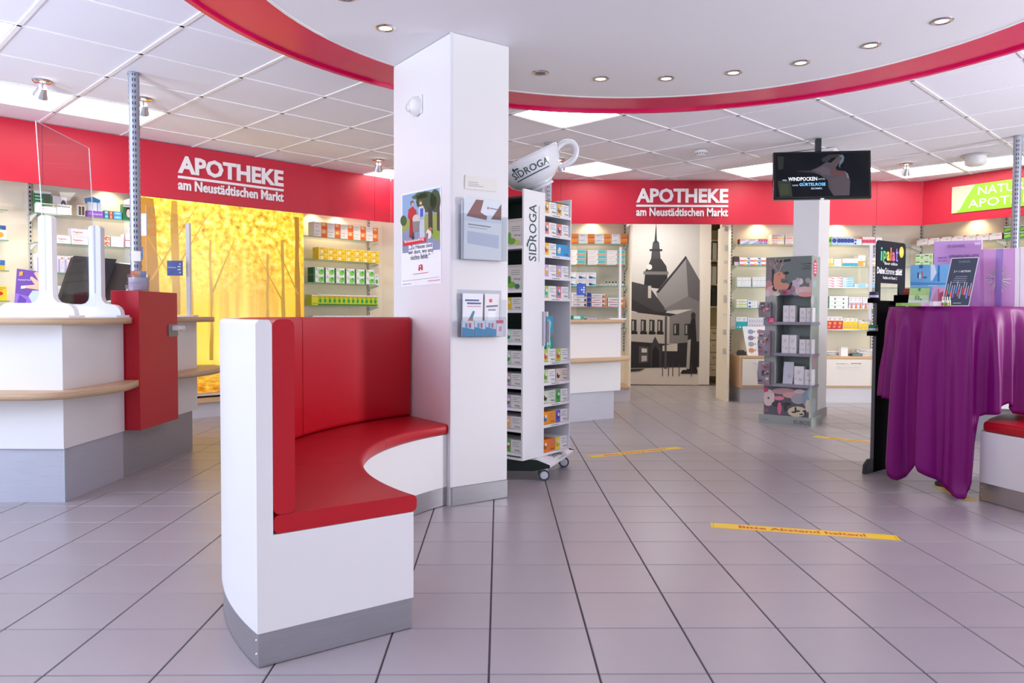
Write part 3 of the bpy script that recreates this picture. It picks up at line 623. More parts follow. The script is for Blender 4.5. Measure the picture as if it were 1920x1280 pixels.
for k, px in enumerate((1118, 1123, 1129, 1135, 1141, 1147, 1153, 1166)):
    p = CP.pt(CP.hit(px+1, 530, .2)[0], .215, SHELF_Z[2]+.0004); dark = k > 2
    b = MB(); r = .014
    b.lathe([(0, 0), (r, 0), (r, .028), (r*.6, .034), (0, .034)] if dark else [(0, 0), (r, 0), (r, .022), (0, .022)], M('#e8e8ea' if dark else '#cfcac4', .4, 0, 'paper'), 10)
    if dark: b.cone((0, 0, .034), (0, 0, .058), .008, .006, M('#1c1c22', .4, 0, 'plastic'), 8)
    tag(b.build('dropper_bottle' if dark else 'glass_jar', None, p), f'{"tiny dropper bottle with black cap" if dark else "tiny pale jar"}, {ORD[k if k < 3 else k-3]} from left, third shelf left of town mural', 'bottle' if dark else 'jar', 'tiny dropper bottles' if dark else 'tiny jars')

# ------------------------------------------------------------------ plinths, ledges, cabinets, passage
def ledge(P, u0, u1, z0, z1, name, d0=-.0):
    b = MB(); q = [P.pt(u0, d0, 0), P.pt(u1, d0, 0), P.pt(u1, REC-.001, 0), P.pt(u0, REC-.001, 0)]
    b.zprism([(p.x, p.y) for p in q], z0, z1, BEECH)
    q = [P.pt(u0+.002, d0+.03, 0), P.pt(u1-.002, d0+.03, 0), P.pt(u1-.002, REC-.001, 0), P.pt(u0+.002, REC-.001, 0)]
    b.zprism([(p.x, p.y) for p in q], 0, z0, M('#d4d3da', .45, 0, 'laminate')); return struct(b, name)
ledge(LP, -3.0, LCOR-.02, .145, .19, 'baseboard_left'); ledge(CP, LCX+.03, 1.37, .155, .18, 'baseboard_back')
def cabinet(u0, u1, label, P=CP, handle=True):
    W = u1-u0; t = thing('base_cabinet', label, 'cabinet', P.pt(u0, 0, 0), P.rz)
    b = MB().box(0, W, 0, REC-.002, .17, .515, BEECH); b.build('body', t)
    MB().box(.02, W, .03, REC-.01, 0, .17, M('#c9c8ce', .35, .2, 'steel')).build('plinth', t)
    MB().box(-.005, W, -.015, REC-.002, .515, .54, BEECH).build('top_board', t)
    n = max(1, round(W/.62)); x0 = .03
    for k in range(n):
        a = x0+(W-x0)*k/n; c = x0+(W-x0)*(k+1)/n
        dr = MB().box(a+.002, c-.002, -.018, 0, .2, .505, M('#ece6dd', .45, 0, 'laminate')).build('drawer_front', t)
        if handle: MB().tube([(a+.12, -.018, .46), (a+.13, -.04, .46), (c-.13, -.04, .46), (c-.12, -.018, .46)], .005, CHROME, 6).build('handle', dr)
    return t
cabinet(2.63, 3.58, 'white fronted beech cabinet left of the grey column with colour cards on top')
cabinet(3.60, 4.66, 'white fronted beech cabinet with long handle right of the grey column')
cabinet(.05, 2.2, 'white fronted beech cabinet under the green sign, behind the draped table', RP)
t = thing('shelf_end_panel', 'cream shelf end panel at the right side of the passage with clipped cards', 'panel', (2.5, 8.76, 0))
MB().box(0, .03, 0, .45, 0, FB, CREAM).build('panel', t)
for k in range(8): MB().box(-.035, -.001, .05, .054, .55+k*.2+.03*(k%3), .62+k*.2+.02*(k%2), M('#d9d4c8', .6, 0, 'paper')).build('clipped_card', t)
t = thing('shelf_end_panel', 'cream shelf end panel at the left side of the passage', 'panel', (1.362, 8.76, 0)); MB().box(0, .022, 0, .445, 0, FB, CREAM).build('panel', t)
# the black and white town mural on the sliding panel, drawn as flat print
MX0, MX1 = 1.30, 2.67; MY = 10.78
t = thing('town_mural_panel', 'tall sliding panel printed with black and white town view at the passage end', 'mural', (0, MY, 0))
MB().box(1.30, 2.83, 0, .04, .012, 2.44, M('#e8e2dc', .5, 0, 'laminate')).build('panel', t)
def mp(px, py): p = at(px, py, MY); return (p.x, p.z)
b = MB(); lay_ = [0]
def mpoly(pts, c, kind='paper'):
    lay_[0] += 1; b.poly([(x, -.001-.00015*lay_[0], z) for x, z in [mp(*p) for p in pts]], M(c, .6, 0, kind))
mpoly([(1160, 380), (1310, 380), (1310, 718), (1160, 718)], '#c8c6c6')
mpoly([(1160, 685), (1310, 680), (1310, 718), (1160, 718)], '#d9cfc6')
mpoly([(1225, 450), (1228, 412), (1230, 450)], '#26242a'); mpoly([(1219, 482), (1222, 452), (1234, 452), (1237, 482)], '#3a383e')
mpoly([(1222, 452), (1228, 446), (1234, 452)], '#1c1b20'); mpoly([(1216, 464), (1240, 464), (1240, 468), (1216, 468)], '#1c1b20')
mpoly([(1212, 500), (1219, 482), (1238, 482), (1248, 496), (1250, 508), (1206, 508)], '#2b2a30'); mpoly([(1205, 506), (1252, 506), (1252, 512), (1205, 512)], '#6f6d70')
mpoly([(1208, 512), (1250, 512), (1250, 540), (1206, 535)], '#1f1e24'); b.disc((mp(1216, 498)[0], -.0045, mp(1216, 498)[1]), .04, .04, M('#d8d4d0', .6), 14)
mpoly([(1229, 545), (1284, 476), (1311, 522), (1311, 570), (1240, 582)], '#8d8b8f'); mpoly([(1284, 476), (1311, 522), (1311, 572), (1290, 560)], '#5f5d63')
mpoly([(1268, 498), (1284, 476), (1286, 480), (1234, 546), (1229, 545)], '#2a292e')
mpoly([(1160, 520), (1215, 533), (1250, 580), (1240, 592), (1160, 575)], '#3c3a40'); mpoly([(1160, 545), (1225, 580), (1300, 590), (1300, 600), (1220, 600), (1160, 560)], '#2a282d')
mpoly([(1243, 577), (1288, 552), (1311, 562), (1311, 575), (1250, 578)], '#77757a'); mpoly([(1214, 533), (1220, 533), (1220, 556), (1214, 556)], '#bdb8b4')
mpoly([(1160, 580), (1255, 590), (1311, 572), (1311, 640), (1160, 640)], '#b5aeaa'); mpoly([(1255, 590), (1311, 572), (1311, 640), (1255, 640)], '#7b777a')
for x in (1183, 1201, 1217, 1232): mpoly([(x, 596), (x+10, 597), (x+10, 620), (x, 620)], '#2d2b30'); mpoly([(x+2, 599), (x+5, 599), (x+5, 617), (x+2, 617)], '#aaa6a6'); mpoly([(x-1, 619), (x+12, 619), (x+12, 624), (x-1, 624)], '#1b1a1e')
for x in (1262, 1283): mpoly([(x, 604), (x+11, 603), (x+11, 625), (x, 625)], '#242328'); mpoly([(x+2, 606), (x+5, 606), (x+5, 622), (x+2, 622)], '#9a9698')
mpoly([(1160, 636), (1255, 642), (1311, 636), (1311, 684), (1160, 688)], '#232227')
mpoly([(1198, 646), (1216, 648), (1216, 676), (1198, 678)], '#4d4a4e'); mpoly([(1203, 650), (1213, 651), (1213, 658), (1203, 658)], '#d0ccc8'); mpoly([(1203, 664), (1213, 664), (1213, 674), (1203, 675)], '#b8b4b2')
mpoly([(1218, 650), (1228, 628), (1240, 650), (1240, 685), (1220, 685)], '#39373c'); mpoly([(1223, 655), (1229, 645), (1236, 655), (1236, 685), (1223, 685)], '#0f0e12')
mpoly([(1242, 645), (1270, 640), (1270, 655), (1242, 655)], '#c9c1ba'); mpoly([(1246, 590), (1250, 590), (1250, 688), (1246, 688)], '#4a484c')
mpoly([(1288, 640), (1292, 610), (1296, 592), (1303, 592), (1306, 640), (1307, 690), (1288, 690)], '#151418'); mpoly([(1289, 634), (1295, 632), (1293, 688), (1287, 688)], '#a8a29e'); b.disc((mp(1299, 588)[0], -.0115, mp(1299, 588)[1]), .035, .05, M('#2c2a2e', .6), 12)
mpoly([(1280, 690), (1308, 689), (1308, 697), (1276, 697)], '#1c1b1f')
for x in (1242, 1253, 1261, 1273, 1296): mpoly([(x, 678), (x+1.4, 678), (x+1.4, 702), (x, 702)], '#3a383c')
mpoly([(1160, 690), (1210, 688), (1200, 693), (1160, 696)], '#3a383a')
b.build('mural_print', t)
# office behind the gap
t = thing('office_shelf', 'cream office shelf with drawers and folders seen through the gap beside the town mural', 'shelf', (2.86, 11.2, 0))
b = MB(); b.box(0, .5, .35, .37, 0, 2.3, M('#d8caa0', .6, 0, 'wood'))
for x in (0, .48): b.box(x, x+.02, 0, .35, 0, 2.3, M('#d8caa0', .6, 0, 'wood'))
for z in (.82, 1.12, 1.45, 1.8, 2.1): b.box(.02, .48, 0, .35, z, z+.02, M('#d8caa0', .6, 0, 'wood'))
b.build('carcass', t)
for k in range(4):
    d = MB().box(.02, .48, -.015, 0, .1+k*.18, .27+k*.18, M('#d4c9a8', .5, 0, 'wood')).build('drawer_front', t); MB().tube([(.12, -.015, .2+k*.18), (.13, -.03, .2+k*.18), (.35, -.03, .2+k*.18), (.36, -.015, .2+k*.18)], .006, CHROME, 6).build('handle', d)
for z, cols in ((1.14, ('#1b1b1f', '#222', '#1a1a1c', '#26262a', '#202024')), (1.47, ('#e6e4e0', '#dcdad6', '#2c2c30', '#e2e0dc', '#d0ccc4')), (1.82, ('#1f4f3a', '#e0ddd6', '#2a2a2e', '#26262a'))):
    for k, c in enumerate(cols):
        o = MB().box(.03+k*.075, .095+k*.075, .02, .3, z, z+.26, M((c+c[1:])[:7] if len(c) == 4 else c, .5, 0, 'paper')).build('ring_binder', None, (2.86, 11.2, .0005))
        tag(o, f'ring binder, {ORD[k]} from left, on the {"lower" if z < 1.2 else "middle" if z < 1.6 else "upper"} office shelf', 'binder', 'ring binders on the office shelf')
def draw(P, u0, b, pts, c, k, z0=0., rough=.5):
    q = [P.hit(*p) for p in pts]; b.poly([(u-u0, -.0012-.00015*k, z-z0) for u, z in q], M(c, rough)); return b
def ell(P, u0, b, px, py, rx, ry, c, k, z0=0., n=14):
    return draw(P, u0, b, [(px+rx*math.cos(2*PI*i/n), py+ry*math.sin(2*PI*i/n)) for i in range(n)], c, k, z0)

# ------------------------------------------------------------------ yellow autumn avenue mural on a flush light box
def mural_mat():
    m = bpy.data.materials.new('autumn_mural_print'); m.use_nodes = True; nt = m.node_tree; N = nt.nodes.new; Lk = nt.links.new
    b = nt.nodes['Principled BSDF']; b.inputs['Roughness'].default_value = .25
    tc = N('ShaderNodeTexCoord'); sp = N('ShaderNodeSeparateXYZ'); Lk(tc.outputs['Object'], sp.inputs[0])
    def noise(sc, det, stretch=None):
        n = N('ShaderNodeTexNoise'); n.inputs['Scale'].default_value = sc; n.inputs['Detail'].default_value = det
        if stretch:
            mp = N('ShaderNodeMapping'); mp.inputs['Scale'].default_value = stretch; Lk(tc.outputs['Object'], mp.inputs[0]); Lk(mp.outputs[0], n.inputs['Vector'])
        else: Lk(tc.outputs['Object'], n.inputs['Vector'])
        return n.outputs[0]
    def ramp(src, stops):
        r = N('ShaderNodeValToRGB'); e = r.color_ramp.elements
        e[0].position, e[0].color = stops[0][0], (*lin(stops[0][1]), 1); e[1].position, e[1].color = stops[-1][0], (*lin(stops[-1][1]), 1)
        for p, c in stops[1:-1]: q = e.new(p); q.color = (*lin(c), 1)
        Lk(src, r.inputs[0]); return r.outputs[0]
    def math_(op, a, c):
        n = N('ShaderNodeMath'); n.operation = op; n.use_clamp = False
        for i, x in enumerate((a, c)):
            if isinstance(x, (int, float)): n.inputs[i].default_value = x
            else: Lk(x, n.inputs[i])
        return n.outputs[0]
    def mix(f, a, c, mode='MIX'):
        n = N('ShaderNodeMix'); n.data_type = 'RGBA'; n.blend_type = mode; Lk(f, n.inputs[0]) if not isinstance(f, float) else setattr(n.inputs[0], 'default_value', f)
        Lk(a, n.inputs[6]); Lk(c, n.inputs[7]); return n.outputs[2]
    base = ramp(sp.outputs[0], [(.0, '#dc9418'), (.3, '#f4ba20'), (.62, '#ffdc3c'), (.85, '#ffe04a'), (1., '#f6c02a')])
    sx = N('ShaderNodeMath')
    fog = math_('ADD', math_('ABSOLUTE', math_('SUBTRACT', sp.outputs[0], 1.0), 0.), math_('ABSOLUTE', math_('MULTIPLY', math_('SUBTRACT', sp.outputs[2], .62), .8), 0.))
    glowc = ramp(fog, [(0., '#fff9cc'), (.35, '#ffe870'), (.8, '#f8c430')])
    base = mix(.7, base, glowc)
    streak = ramp(noise(6, 3, (1, 1, .06)), [(.38, '#a86408'), (.52, '#ffffff'), (1., '#ffffff')])
    base = mix(.4, base, streak, 'MULTIPLY')
    leaf = ramp(noise(17, 10), [(.3, '#a8780e'), (.42, '#efb81c'), (.54, '#ffdc3a'), (.74, '#fff6b0')])
    up = N('ShaderNodeMapRange'); up.inputs[1].default_value = .95; up.inputs[2].default_value = 1.75; Lk(math_('ADD', sp.outputs[2], math_('MULTIPLY', noise(4, 3), .5)), up.inputs[0])
    up.inputs[1].default_value = 1.3; up.inputs[2].default_value = 2.0
    base = mix(up.outputs[0], base, leaf)
    gr = N('ShaderNodeMapRange'); gr.inputs[1].default_value = .55; gr.inputs[2].default_value = .3; Lk(sp.outputs[2], gr.inputs[0])
    base = mix(gr.outputs[0], base, ramp(noise(14, 6, (1, 1, 3)), [(.35, '#b86a10'), (.5, '#e09a20'), (.7, '#f6cc50')]))
    Lk(base, b.inputs['Base Color']); Lk(base, b.inputs['Emission Color']); b.inputs['Emission Strength'].default_value = .5
    return m
mo = LP.pt(MU0, 0, 0); t = thing('autumn_mural', 'backlit golden autumn avenue mural on the left wall between two glass shelves', 'mural', mo, LP.rz)
MB().box(0, MU1-MU0, .012, REC-.002, .21, 2.046, WHITE).build('light_box', t)
b = MB().box(0, MU1-MU0, -.002, .011, .24, 2.042, mural_mat()); b.build('printed_panel', t)
b = MB(); Wm = MU1-MU0; rnd = random.Random(3)
for x, w_, z0, z1, c in ((.0, .2, .3, 2.03, '#c88a1a'), (.27, .09, .32, 2.03, '#e6ab28'), (.42, .05, .5, 1.8, '#eebb38'), (.62, .035, .55, 1.7, '#f2c242'), (1.2, .035, .55, 1.6, '#f4c644'), (1.36, .05, .45, 1.75, '#ecb838'), (1.52, .07, .35, 2.0, '#d4961c')):
    pts = []
    for k in range(9): zz = z0+(z1-z0)*k/8; pts.append((x+rnd.uniform(-.008, .008)-(.01 if k in (0,) else 0), zz))
    for k in range(8, -1, -1): zz = z0+(z1-z0)*k/8; pts.append((x+w_*(1-.4*k/8)+rnd.uniform(-.008, .008), zz))
    b.poly([(max(.002, min(Wm-.002, px)), -.0032, pz) for px, pz in pts], M(c, .25, 0, 'wood'))
for x0, z0, x1, z1 in ((.08, 1.3, .5, 2.0), (.3, 1.4, .62, 1.95), (.3, 1.25, .05, 1.7), (1.38, 1.1, 1.1, 1.6), (1.54, 1.2, 1.3, 1.7), (.64, 1.2, .86, 1.7)):
    b.poly([(x0, -.0034, z0), (x0+.02, -.0034, z0), (x1+.004, -.0034, z1), (x1, -.0034, z1)], M('#e6b438', .25, 0, 'wood'))
b.build('tree_trunk_print', t)

# ------------------------------------------------------------------ curved red bench
BC = Vector((.554, 3.159))
def arc_solid(b, prof, a0, a1, m, n=40, smooth=True):
    k = len(prof); vs = []
    for i in range(n+1):
        for r, z in prof:
            s0 = a0(r) if callable(a0) else a0; s1 = a1(r) if callable(a1) else a1
            t_ = math.radians(s0+(s1-s0)*i/n); vs.append((r*math.cos(t_), r*math.sin(t_), z))
    fs = [(i*k+j, (i+1)*k+j, (i+1)*k+(j+1) % k, i*k+(j+1) % k) for i in range(n) for j in range(k)]
    b.add(vs, fs, m, smooth); b.add(vs, [tuple(range(k-1, -1, -1)), tuple(range(n*k, n*k+k))], m); return b
def rect(r0, r1, z0, z1): return [(r0, z0), (r0, z1), (r1, z1), (r1, z0)]
def rrect(r0, r1, z0, z1, c=.018, n=3):
    out = []
    for (cr, cz, s) in ((r0+c, z0+c, PI), (r0+c, z1-c, PI/2), (r1-c, z1-c, 0), (r1-c, z0+c, -PI/2)):
        for i in range(n+1): t_ = s+(PI/2 if False else 0)-0; a = s+PI/2-(PI/2)*i/n if s in (PI/2,) else s+PI/2*(1-i/n)-0; out.append((cr+c*math.cos(a), cz+c*math.sin(a)))
    return out
def rr(r0, r1, z0, z1, c=.018, n=3):                                # rounded rectangle, clockwise
    out = []
    for cr, cz, a0 in ((r0+c, z0+c, 270), (r0+c, z1-c, 180), (r1-c, z1-c, 90), (r1-c, z0+c, 0)):
        for i in range(n+1): a = math.radians(a0-90*i/n); out.append((cr+c*math.cos(a), cz+c*math.sin(a)))
    return out
AE = lambda r: 139.85-(r-1.143)*8.6
A0 = lambda r: 220.4+(1.659-r)*4.2
RI, RO = 1.170, 1.659
bench = thing('curved_bench', 'curved red leather bench with white shell and metal plinth standing against the white pillar', 'bench', (BC.x, BC.y, 0))
b = MB(); arc_solid(b, [(RI, .1), (RI, .374), (RO-.045, .374), (RO-.045, .97), (RO-.037, .982), (RO-.009, .982), (RO, .972), (RO, .1)], A0, AE, WHITE, 48, False)
for i in range(len(b.sm)): b.sm[i] = len(b.f[i]) == 4
o = b.build('shell', bench); e = o.modifiers.new('edge', 'EDGE_SPLIT'); e.split_angle = .5
b = MB(); arc_solid(b, rect(RI+.004, RO-.004, .003, .0985), lambda r: A0(r)-.15, AE, STEEL, 48, True); o = b.build('metal_plinth', bench); e = o.modifiers.new('edge', 'EDGE_SPLIT'); e.split_angle = .5
scr = MB().lathe([(0, .003), (.004, .002), (.005, 0)], CHROME, 8, Matrix.Rotation(PI/2, 4, 'Y')).mesh('screw')
for z in (.035, .075):
    a = math.radians(219.7); inst(scr, 'screw', bench, ((RO-.0045)*math.cos(a), (RO-.0045)*math.sin(a), z), a)
for ang, z in ((140.9, .03), (140.9, .078)):
    a = math.radians(ang); inst(scr, 'screw', bench, ((RI+.0045)*math.cos(a), (RI+.0045)*math.sin(a), z), a+PI)
def cush(name, r0, r1, z0, z1, a0, a1, c, n):
    b = MB(); arc_solid(b, rr(r0, r1, z0, z1, c), a0, a1, LEATHER, n)
    o = b.build(name, bench); bv = o.modifiers.new('bevel', 'BEVEL'); bv.width = .011; bv.segments = 2; bv.limit_method = 'ANGLE'; bv.angle_limit = 1.0
    return o
AS = lambda r: A0(r)-.1
AF = lambda r: AE(r)+.05
sc0, sc1 = RI-.013, RO-.048
cush('seat_cushion', sc0, sc1, .3755, .428, AS, 193.15, .016, 14)
cush('seat_cushion', sc0, sc1, .3755, .428, 193.05, 167.05, .016, 14)
cush('seat_cushion', sc0, sc1, .3755, .428, 166.95, AF, .016, 14)
cush('back_cushion', RO-.109, RO-.047, .429, .984, AS, 194.1, .02, 12)
cush('back_cushion', RO-.109, RO-.047, .429, .984, 193.9, 168.5, .02, 12)
cush('back_cushion', RO-.109, RO-.047, .429, .984, 168.3, AF, .02, 16)

# ------------------------------------------------------------------ things fixed to the pillar
PLP = Plane(PF+PLd*PD, -PLd); PRP = Plane(PF, PR)
def wallthing(P, px, py, name, label, cat, d=-.0072):
    u, z = P.hit(px, py, d); return thing(name, label, cat, P.pt(u, d, 0), P.rz), u
u, z = PLP.hit(779, 200, -.007)
t = thing('motion_detector', 'small white rounded motion detector high on the left pillar face', 'sensor', PLP.pt(u, -.0072, z), PLP.rz)
MB().zprism([(-.055, -.006), (.055, -.006), (.055, 0), (-.055, 0)], -.05, .05, WHITE).build('back_plate', t, bevel=.005)
b = MB(); b.lathe([(0, .05), (.03, .044), (.048, .025), (.054, 0)], WHITE, 20, Matrix.Translation((0, -.006, -.004)) @ Matrix.Rotation(PI/2, 4, 'X')); b.build('dome', t)
MB().lathe([(0, .012), (.02, .008), (.026, 0)], M('#e2e4e8', .2), 14, Matrix.Translation((-.012, -.05, -.015)) @ Matrix.Rotation(PI/2, 4, 'X')).build('lens', t)

t, u0 = wallthing(PLP, 752, 540, 'delivery_poster', 'white poster of two women with a pram on the left pillar face', 'poster')
b = MB(); pq = [PLP.hit(*p) for p in ((752, 366), (826.5, 350), (829, 533), (753.5, 540))]
b.prism([(q[0]-u0, -.0008, q[1]) for q in pq], (0, .0008, 0), PAPER); b.build('sheet', t)
b = MB(); dr = lambda pts, c, k: draw(PLP, u0, b, pts, c, k)
dr([(754, 369), (824, 353), (826, 469), (755.5, 477)], '#8fb2d8', 1)
dr([(754, 415), (790, 405), (825, 400), (826, 469), (755.5, 477)], '#9aa850', 2); dr([(754.5, 440), (775, 425), (800, 440), (826, 455), (826, 469), (755.5, 477)], '#8d97b4', 3)
for x, y, rx, ry, c in ((800, 380, 20, 20, '#2f4a22'), (816, 378, 10, 22, '#35522a'), (790, 368, 12, 6, '#3c5a30'), (757, 416, 6, 10, '#3a5c2a'), (780, 372, 8, 4, '#496a3a'), (815, 440, 10, 8, '#8aa840')): ell(PLP, u0, b, x, y, rx, ry, c, 4)
dr([(803, 390), (811, 388), (812, 440), (804, 438)], '#3a2f28', 5); dr([(819, 380), (824, 378), (825, 435), (820, 433)], '#4a3a30', 5)
dr([(766, 395), (774, 389), (781, 397), (782, 412), (770, 416), (765, 410)], '#c4202c', 6); dr([(769, 414), (778, 412), (777, 447), (768, 448)], '#b01824', 6); ell(PLP, u0, b, 773, 383, 3.6, 5, '#8a4a34', 7); ell(PLP, u0, b, 774, 385, 2.4, 3.4, '#e0b090', 8)
dr([(785, 390), (793, 387), (797, 395), (796, 412), (786, 413)], '#d8d4d0', 6); dr([(788, 393), (794, 392), (794, 408), (788, 409)], '#2f5cc8', 7); dr([(786, 411), (796, 409), (797, 448), (788, 449)], '#c9cfdc', 6); ell(PLP, u0, b, 789, 381, 3.4, 4.6, '#7a5436', 7); ell(PLP, u0, b, 789, 383, 2.2, 3, '#e8bc9c', 8)
ell(PLP, u0, b, 781, 413, 7, 9, '#d8d2c8', 9); dr([(774, 418), (788, 416), (786, 436), (776, 438)], '#8a8682', 10); dr([(774, 437), (776, 437), (774, 450), (772, 450)], '#3a3a3e', 9); ell(PLP, u0, b, 775, 447, 3, 4, '#2e2e32', 11)
ell(PLP, u0, b, 805, 440, 5, 9, '#efe8e2', 9); ell(PLP, u0, b, 808, 431, 3.4, 3.6, '#b8785a', 10); ell(PLP, u0, b, 802, 443, 2, 5, '#a86848', 10)
dr([(757, 455), (800, 446), (800, 455), (757, 464)], '#e02030', 12)
dr([(755.6, 479), (767.5, 477), (767.5, 462.5), (812.5, 456), (813, 478), (770, 484), (755.8, 485)], '#fafafa', 11)
b.build('photo_print', t); b = MB()
def ptxt(P, u0, s, px0, py0, px1, py1, hpx, m, b, k=20, bold=.012):
    a = P.hit(px0, py0); c = P.hit(px1, py1); a2 = P.hit(px0, py0-hpx)
    R = Vector((c[0]-a[0], 0, c[1]-a[1])); L_ = R.length; b.text(s, (a[0]-u0, -.0012-.00015*k, a[1]), m, w=L_, h=a2[1]-a[1], R=R/L_, U=(0, 0, 1), bold=bold)
NAVY = M('#2a3056', .5)
ptxt(PLP, u0, 'Botenzustellung', 760, 459.5, 796, 453, 6.5, M('#ffffff'), b, 16)
for s, x0, y0, x1, y1 in (('„Zu Hause sind', 768.5, 471.5, 811.4, 465.5), ('wir dort, wo uns', 767.5, 480.5, 813, 474.5), ('nichts fehlt.“', 772, 489.5, 808, 485)): ptxt(PLP, u0, s, x0, y0, x1, y1, 9, NAVY, b, 22, .004)
dr2 = lambda pts, c, k: draw(PLP, u0, b, pts, c, k)
dr2([(786, 509), (787, 499), (793, 497), (794, 508), (791.5, 508.5), (791.3, 505), (789, 505.4), (788.8, 509)], '#d8202c', 14); dr2([(788.8, 503), (789, 500.5), (791, 500), (791.2, 502.5)], '#ffffff', 15)
dr2([(776, 515.5), (805, 511.5), (805, 512.7), (776, 516.7)], '#d87078', 14); dr2([(757, 529), (826, 520), (826, 520.7), (757, 529.8)], '#b0b0b8', 14); dr2([(804, 528), (827, 525), (827, 526.2), (804, 529.2)], '#d87078', 14); dr2([(757, 535), (773, 533), (773, 534), (757, 536)], '#8a8c98', 14)
b.build('lettering', t)

t, u0 = wallthing(PRP, 867, 355, 'name_plate', 'small clear name plate with three text lines on the right pillar face', 'sign')
q = [PRP.hit(*p) for p in ((867, 329), (926, 336), (926.5, 360), (867, 355))]
MB().prism([(a-u0, -.004, c) for a, c in q], (0, .0035, 0), M('#ecebe2', .25, 0, 'paper')).build('plate', t)
b = MB()
for k, (a, c) in enumerate(((873, 891), (873, 893), (873, 901))):
    y = 341.5+k*3.6; draw(PRP, u0, b, [(a, y), (c, y+2), (c, y+3), (a, y+1)], '#9a9a9a', 22)
b.build('text_lines', t)
def holder(px0, px1, py0, py1, label, depth):
    t, u0 = wallthing(PRP, px0, py1, 'brochure_holder', label, 'brochure holder')
    u1, z1 = PRP.hit(px1, py0); W = u1-u0; z0 = PRP.hit(px0, py1)[1]
    b = MB(); b.box(0, W, -.004, -.001, z0, z1, ACRYL); b.box(0, .003, -depth, -.004, z0, z1-.05, ACRYL); b.box(W-.003, W, -depth, -.004, z0, z1-.05, ACRYL); b.box(0, W, -depth, -.001, z0-.003, z0, ACRYL); b.build('back_and_sides', t)
    fz = z0+(z1-z0)*(.82 if 'upper' in label else .42)
    MB().box(0, W, -depth-.003, -depth, z0, fz, ACRYL).build('front_pane', t); return t, u0, W, z0, z1
t, u0, W, z0, z1 = holder(857, 937, 392, 487, 'clear acrylic brochure holder filled with white leaflets, upper one on the pillar', .052)
def leaflet(u0, x0, x1, z0, z1, d, base, art, label, tilt=0.):
    o = PRP.pt(u0+(x0+x1)/2, -d, z0+.001); b = MB(); w_ = (x1-x0)/2; hh = z1-z0
    b.box(-w_, w_, -.003, .003, 0, hh, M(base, .4, 0, 'paper'))
    for a in art: b.poly([(-w_+2*w_*p, -.0032-.0001*a[2], hh*q) for p, q in a[0]], M(a[1], .4))
    ob = b.build('brochure', None, o, PRP.rz); ob.rotation_euler[0] = tilt; return tag(ob, label, 'brochure')
hp = [([(.05, .70), (.3, .98), (.5, .98), (.42, .78), (.6, .72), (.58, .66)], '#8a5a58', 1), ([(.7, .68), (.98, .95), (.98, .68)], '#7a4c4a', 1), ([(.0, .0), (1, .0), (1, .62), (0, .62)], '#f4f6f8', 2), ([(.1, .56), (.7, .54), (.7, .56), (.1, .58)], '#8a90a8', 3), ([(.1, .52), (.6, .505), (.6, .515), (.1, .53)], '#b09aa8', 3), ([(.08, .46), (.92, .42), (.92, .2), (.08, .26)], '#cfd6e6', 3), ([(.6, .84), (.64, .84), (.64, .88), (.6, .88)], '#d2506a', 3), ([(.66, .85), (.88, .84), (.88, .86), (.66, .87)], '#8a90a0', 3)]
leaflet(u0, .02, W-.02, z0, z1+.035, .03, '#dfe8f0', hp, 'leaflet with photo of two hands, front one in the upper acrylic holder', .02)
for k in range(2): leaflet(u0, .015, W-.015, z0, z1+.02, .022-.008*k, '#eef0f4', [], f'plain white leaflet, {"second" if k == 0 else "rearmost"} in the upper acrylic holder')
t, u0, W, z0, z1 = holder(857, 937, 545, 632, 'clear acrylic brochure holder with health leaflets and cards, lower one on the pillar', .052)
leaflet(u0, .022, W*.53, z0, z1-.02, .02, '#f4f6fb', [([(.1, .82), (.8, .82), (.8, .86), (.1, .86)], '#4a5a90', 1), ([(.2, .75), (.9, .75), (.9, .79), (.2, .79)], '#4a5a90', 1), ([(.2, .69), (.9, .69), (.9, .71), (.2, .71)], '#d08a98', 1), ([(.3, .4), (.5, .42), (.6, .58), (.5, .6)], '#3a8aa8', 2), ([(.25, .36), (.55, .36), (.5, .42), (.3, .42)], '#d8784a', 3)], 'leaflet with small seated figure in the lower acrylic holder', .03)
leaflet(u0, W*.57, W-.025, z0, z1-.02, .02, '#f2eef2', [([(.3, .8), (.5, .8), (.5, .88), (.3, .88)], '#e0486a', 1), ([(.1, .68), (.9, .7), (.9, .74), (.1, .72)], '#6a6e88', 1), ([(.25, .3), (.75, .3), (.75, .62), (.25, .62)], '#ffffff', 1), ([(.25, .6), (.75, .6), (.75, .64), (.25, .64)], '#8a94b8', 2)], 'leaflet with white cup motif in the lower acrylic holder', .03)
leaflet(u0, W*.53, W*.57, z0, z1-.03, .024, '#5a4a52', [], 'thin dark bookmark between two leaflets in the lower holder')
for k, (a, c) in enumerate(((.03, .3), (.31, .55), (.56, .8))):
    leaflet(u0, W*a, W*c, z0, z0+.082, .040, '#dfe8f2', [([(0, 0), (1, 0), (1, .45), (0, .6)], '#3f92c0', 1), ([(.25, .55), (.45, .55), (.45, .85), (.25, .85)], '#7aa0c8', 2), ([(.55, .55), (.75, .55), (.75, .85), (.55, .85)], '#d8607a', 2)], f'small blue and white card, {ORD[k]} from left in the lower acrylic holder')
leaflet(u0, W*.81, W*.97, z0, z0+.085, .040, '#f0e6ee', [([(0, .8), (1, .8), (1, 1), (0, 1)], '#e0486a', 1), ([(.4, .3), (.7, .3), (.7, .6), (.4, .6)], '#e08a9a', 2)], 'narrow white and red card at the right end of the lower acrylic holder')
leaflet(u0, W*.5, W*.8, z0, z0+.08, .034, '#6a86c8', [], 'plain blue card behind the small cards in the lower acrylic holder')

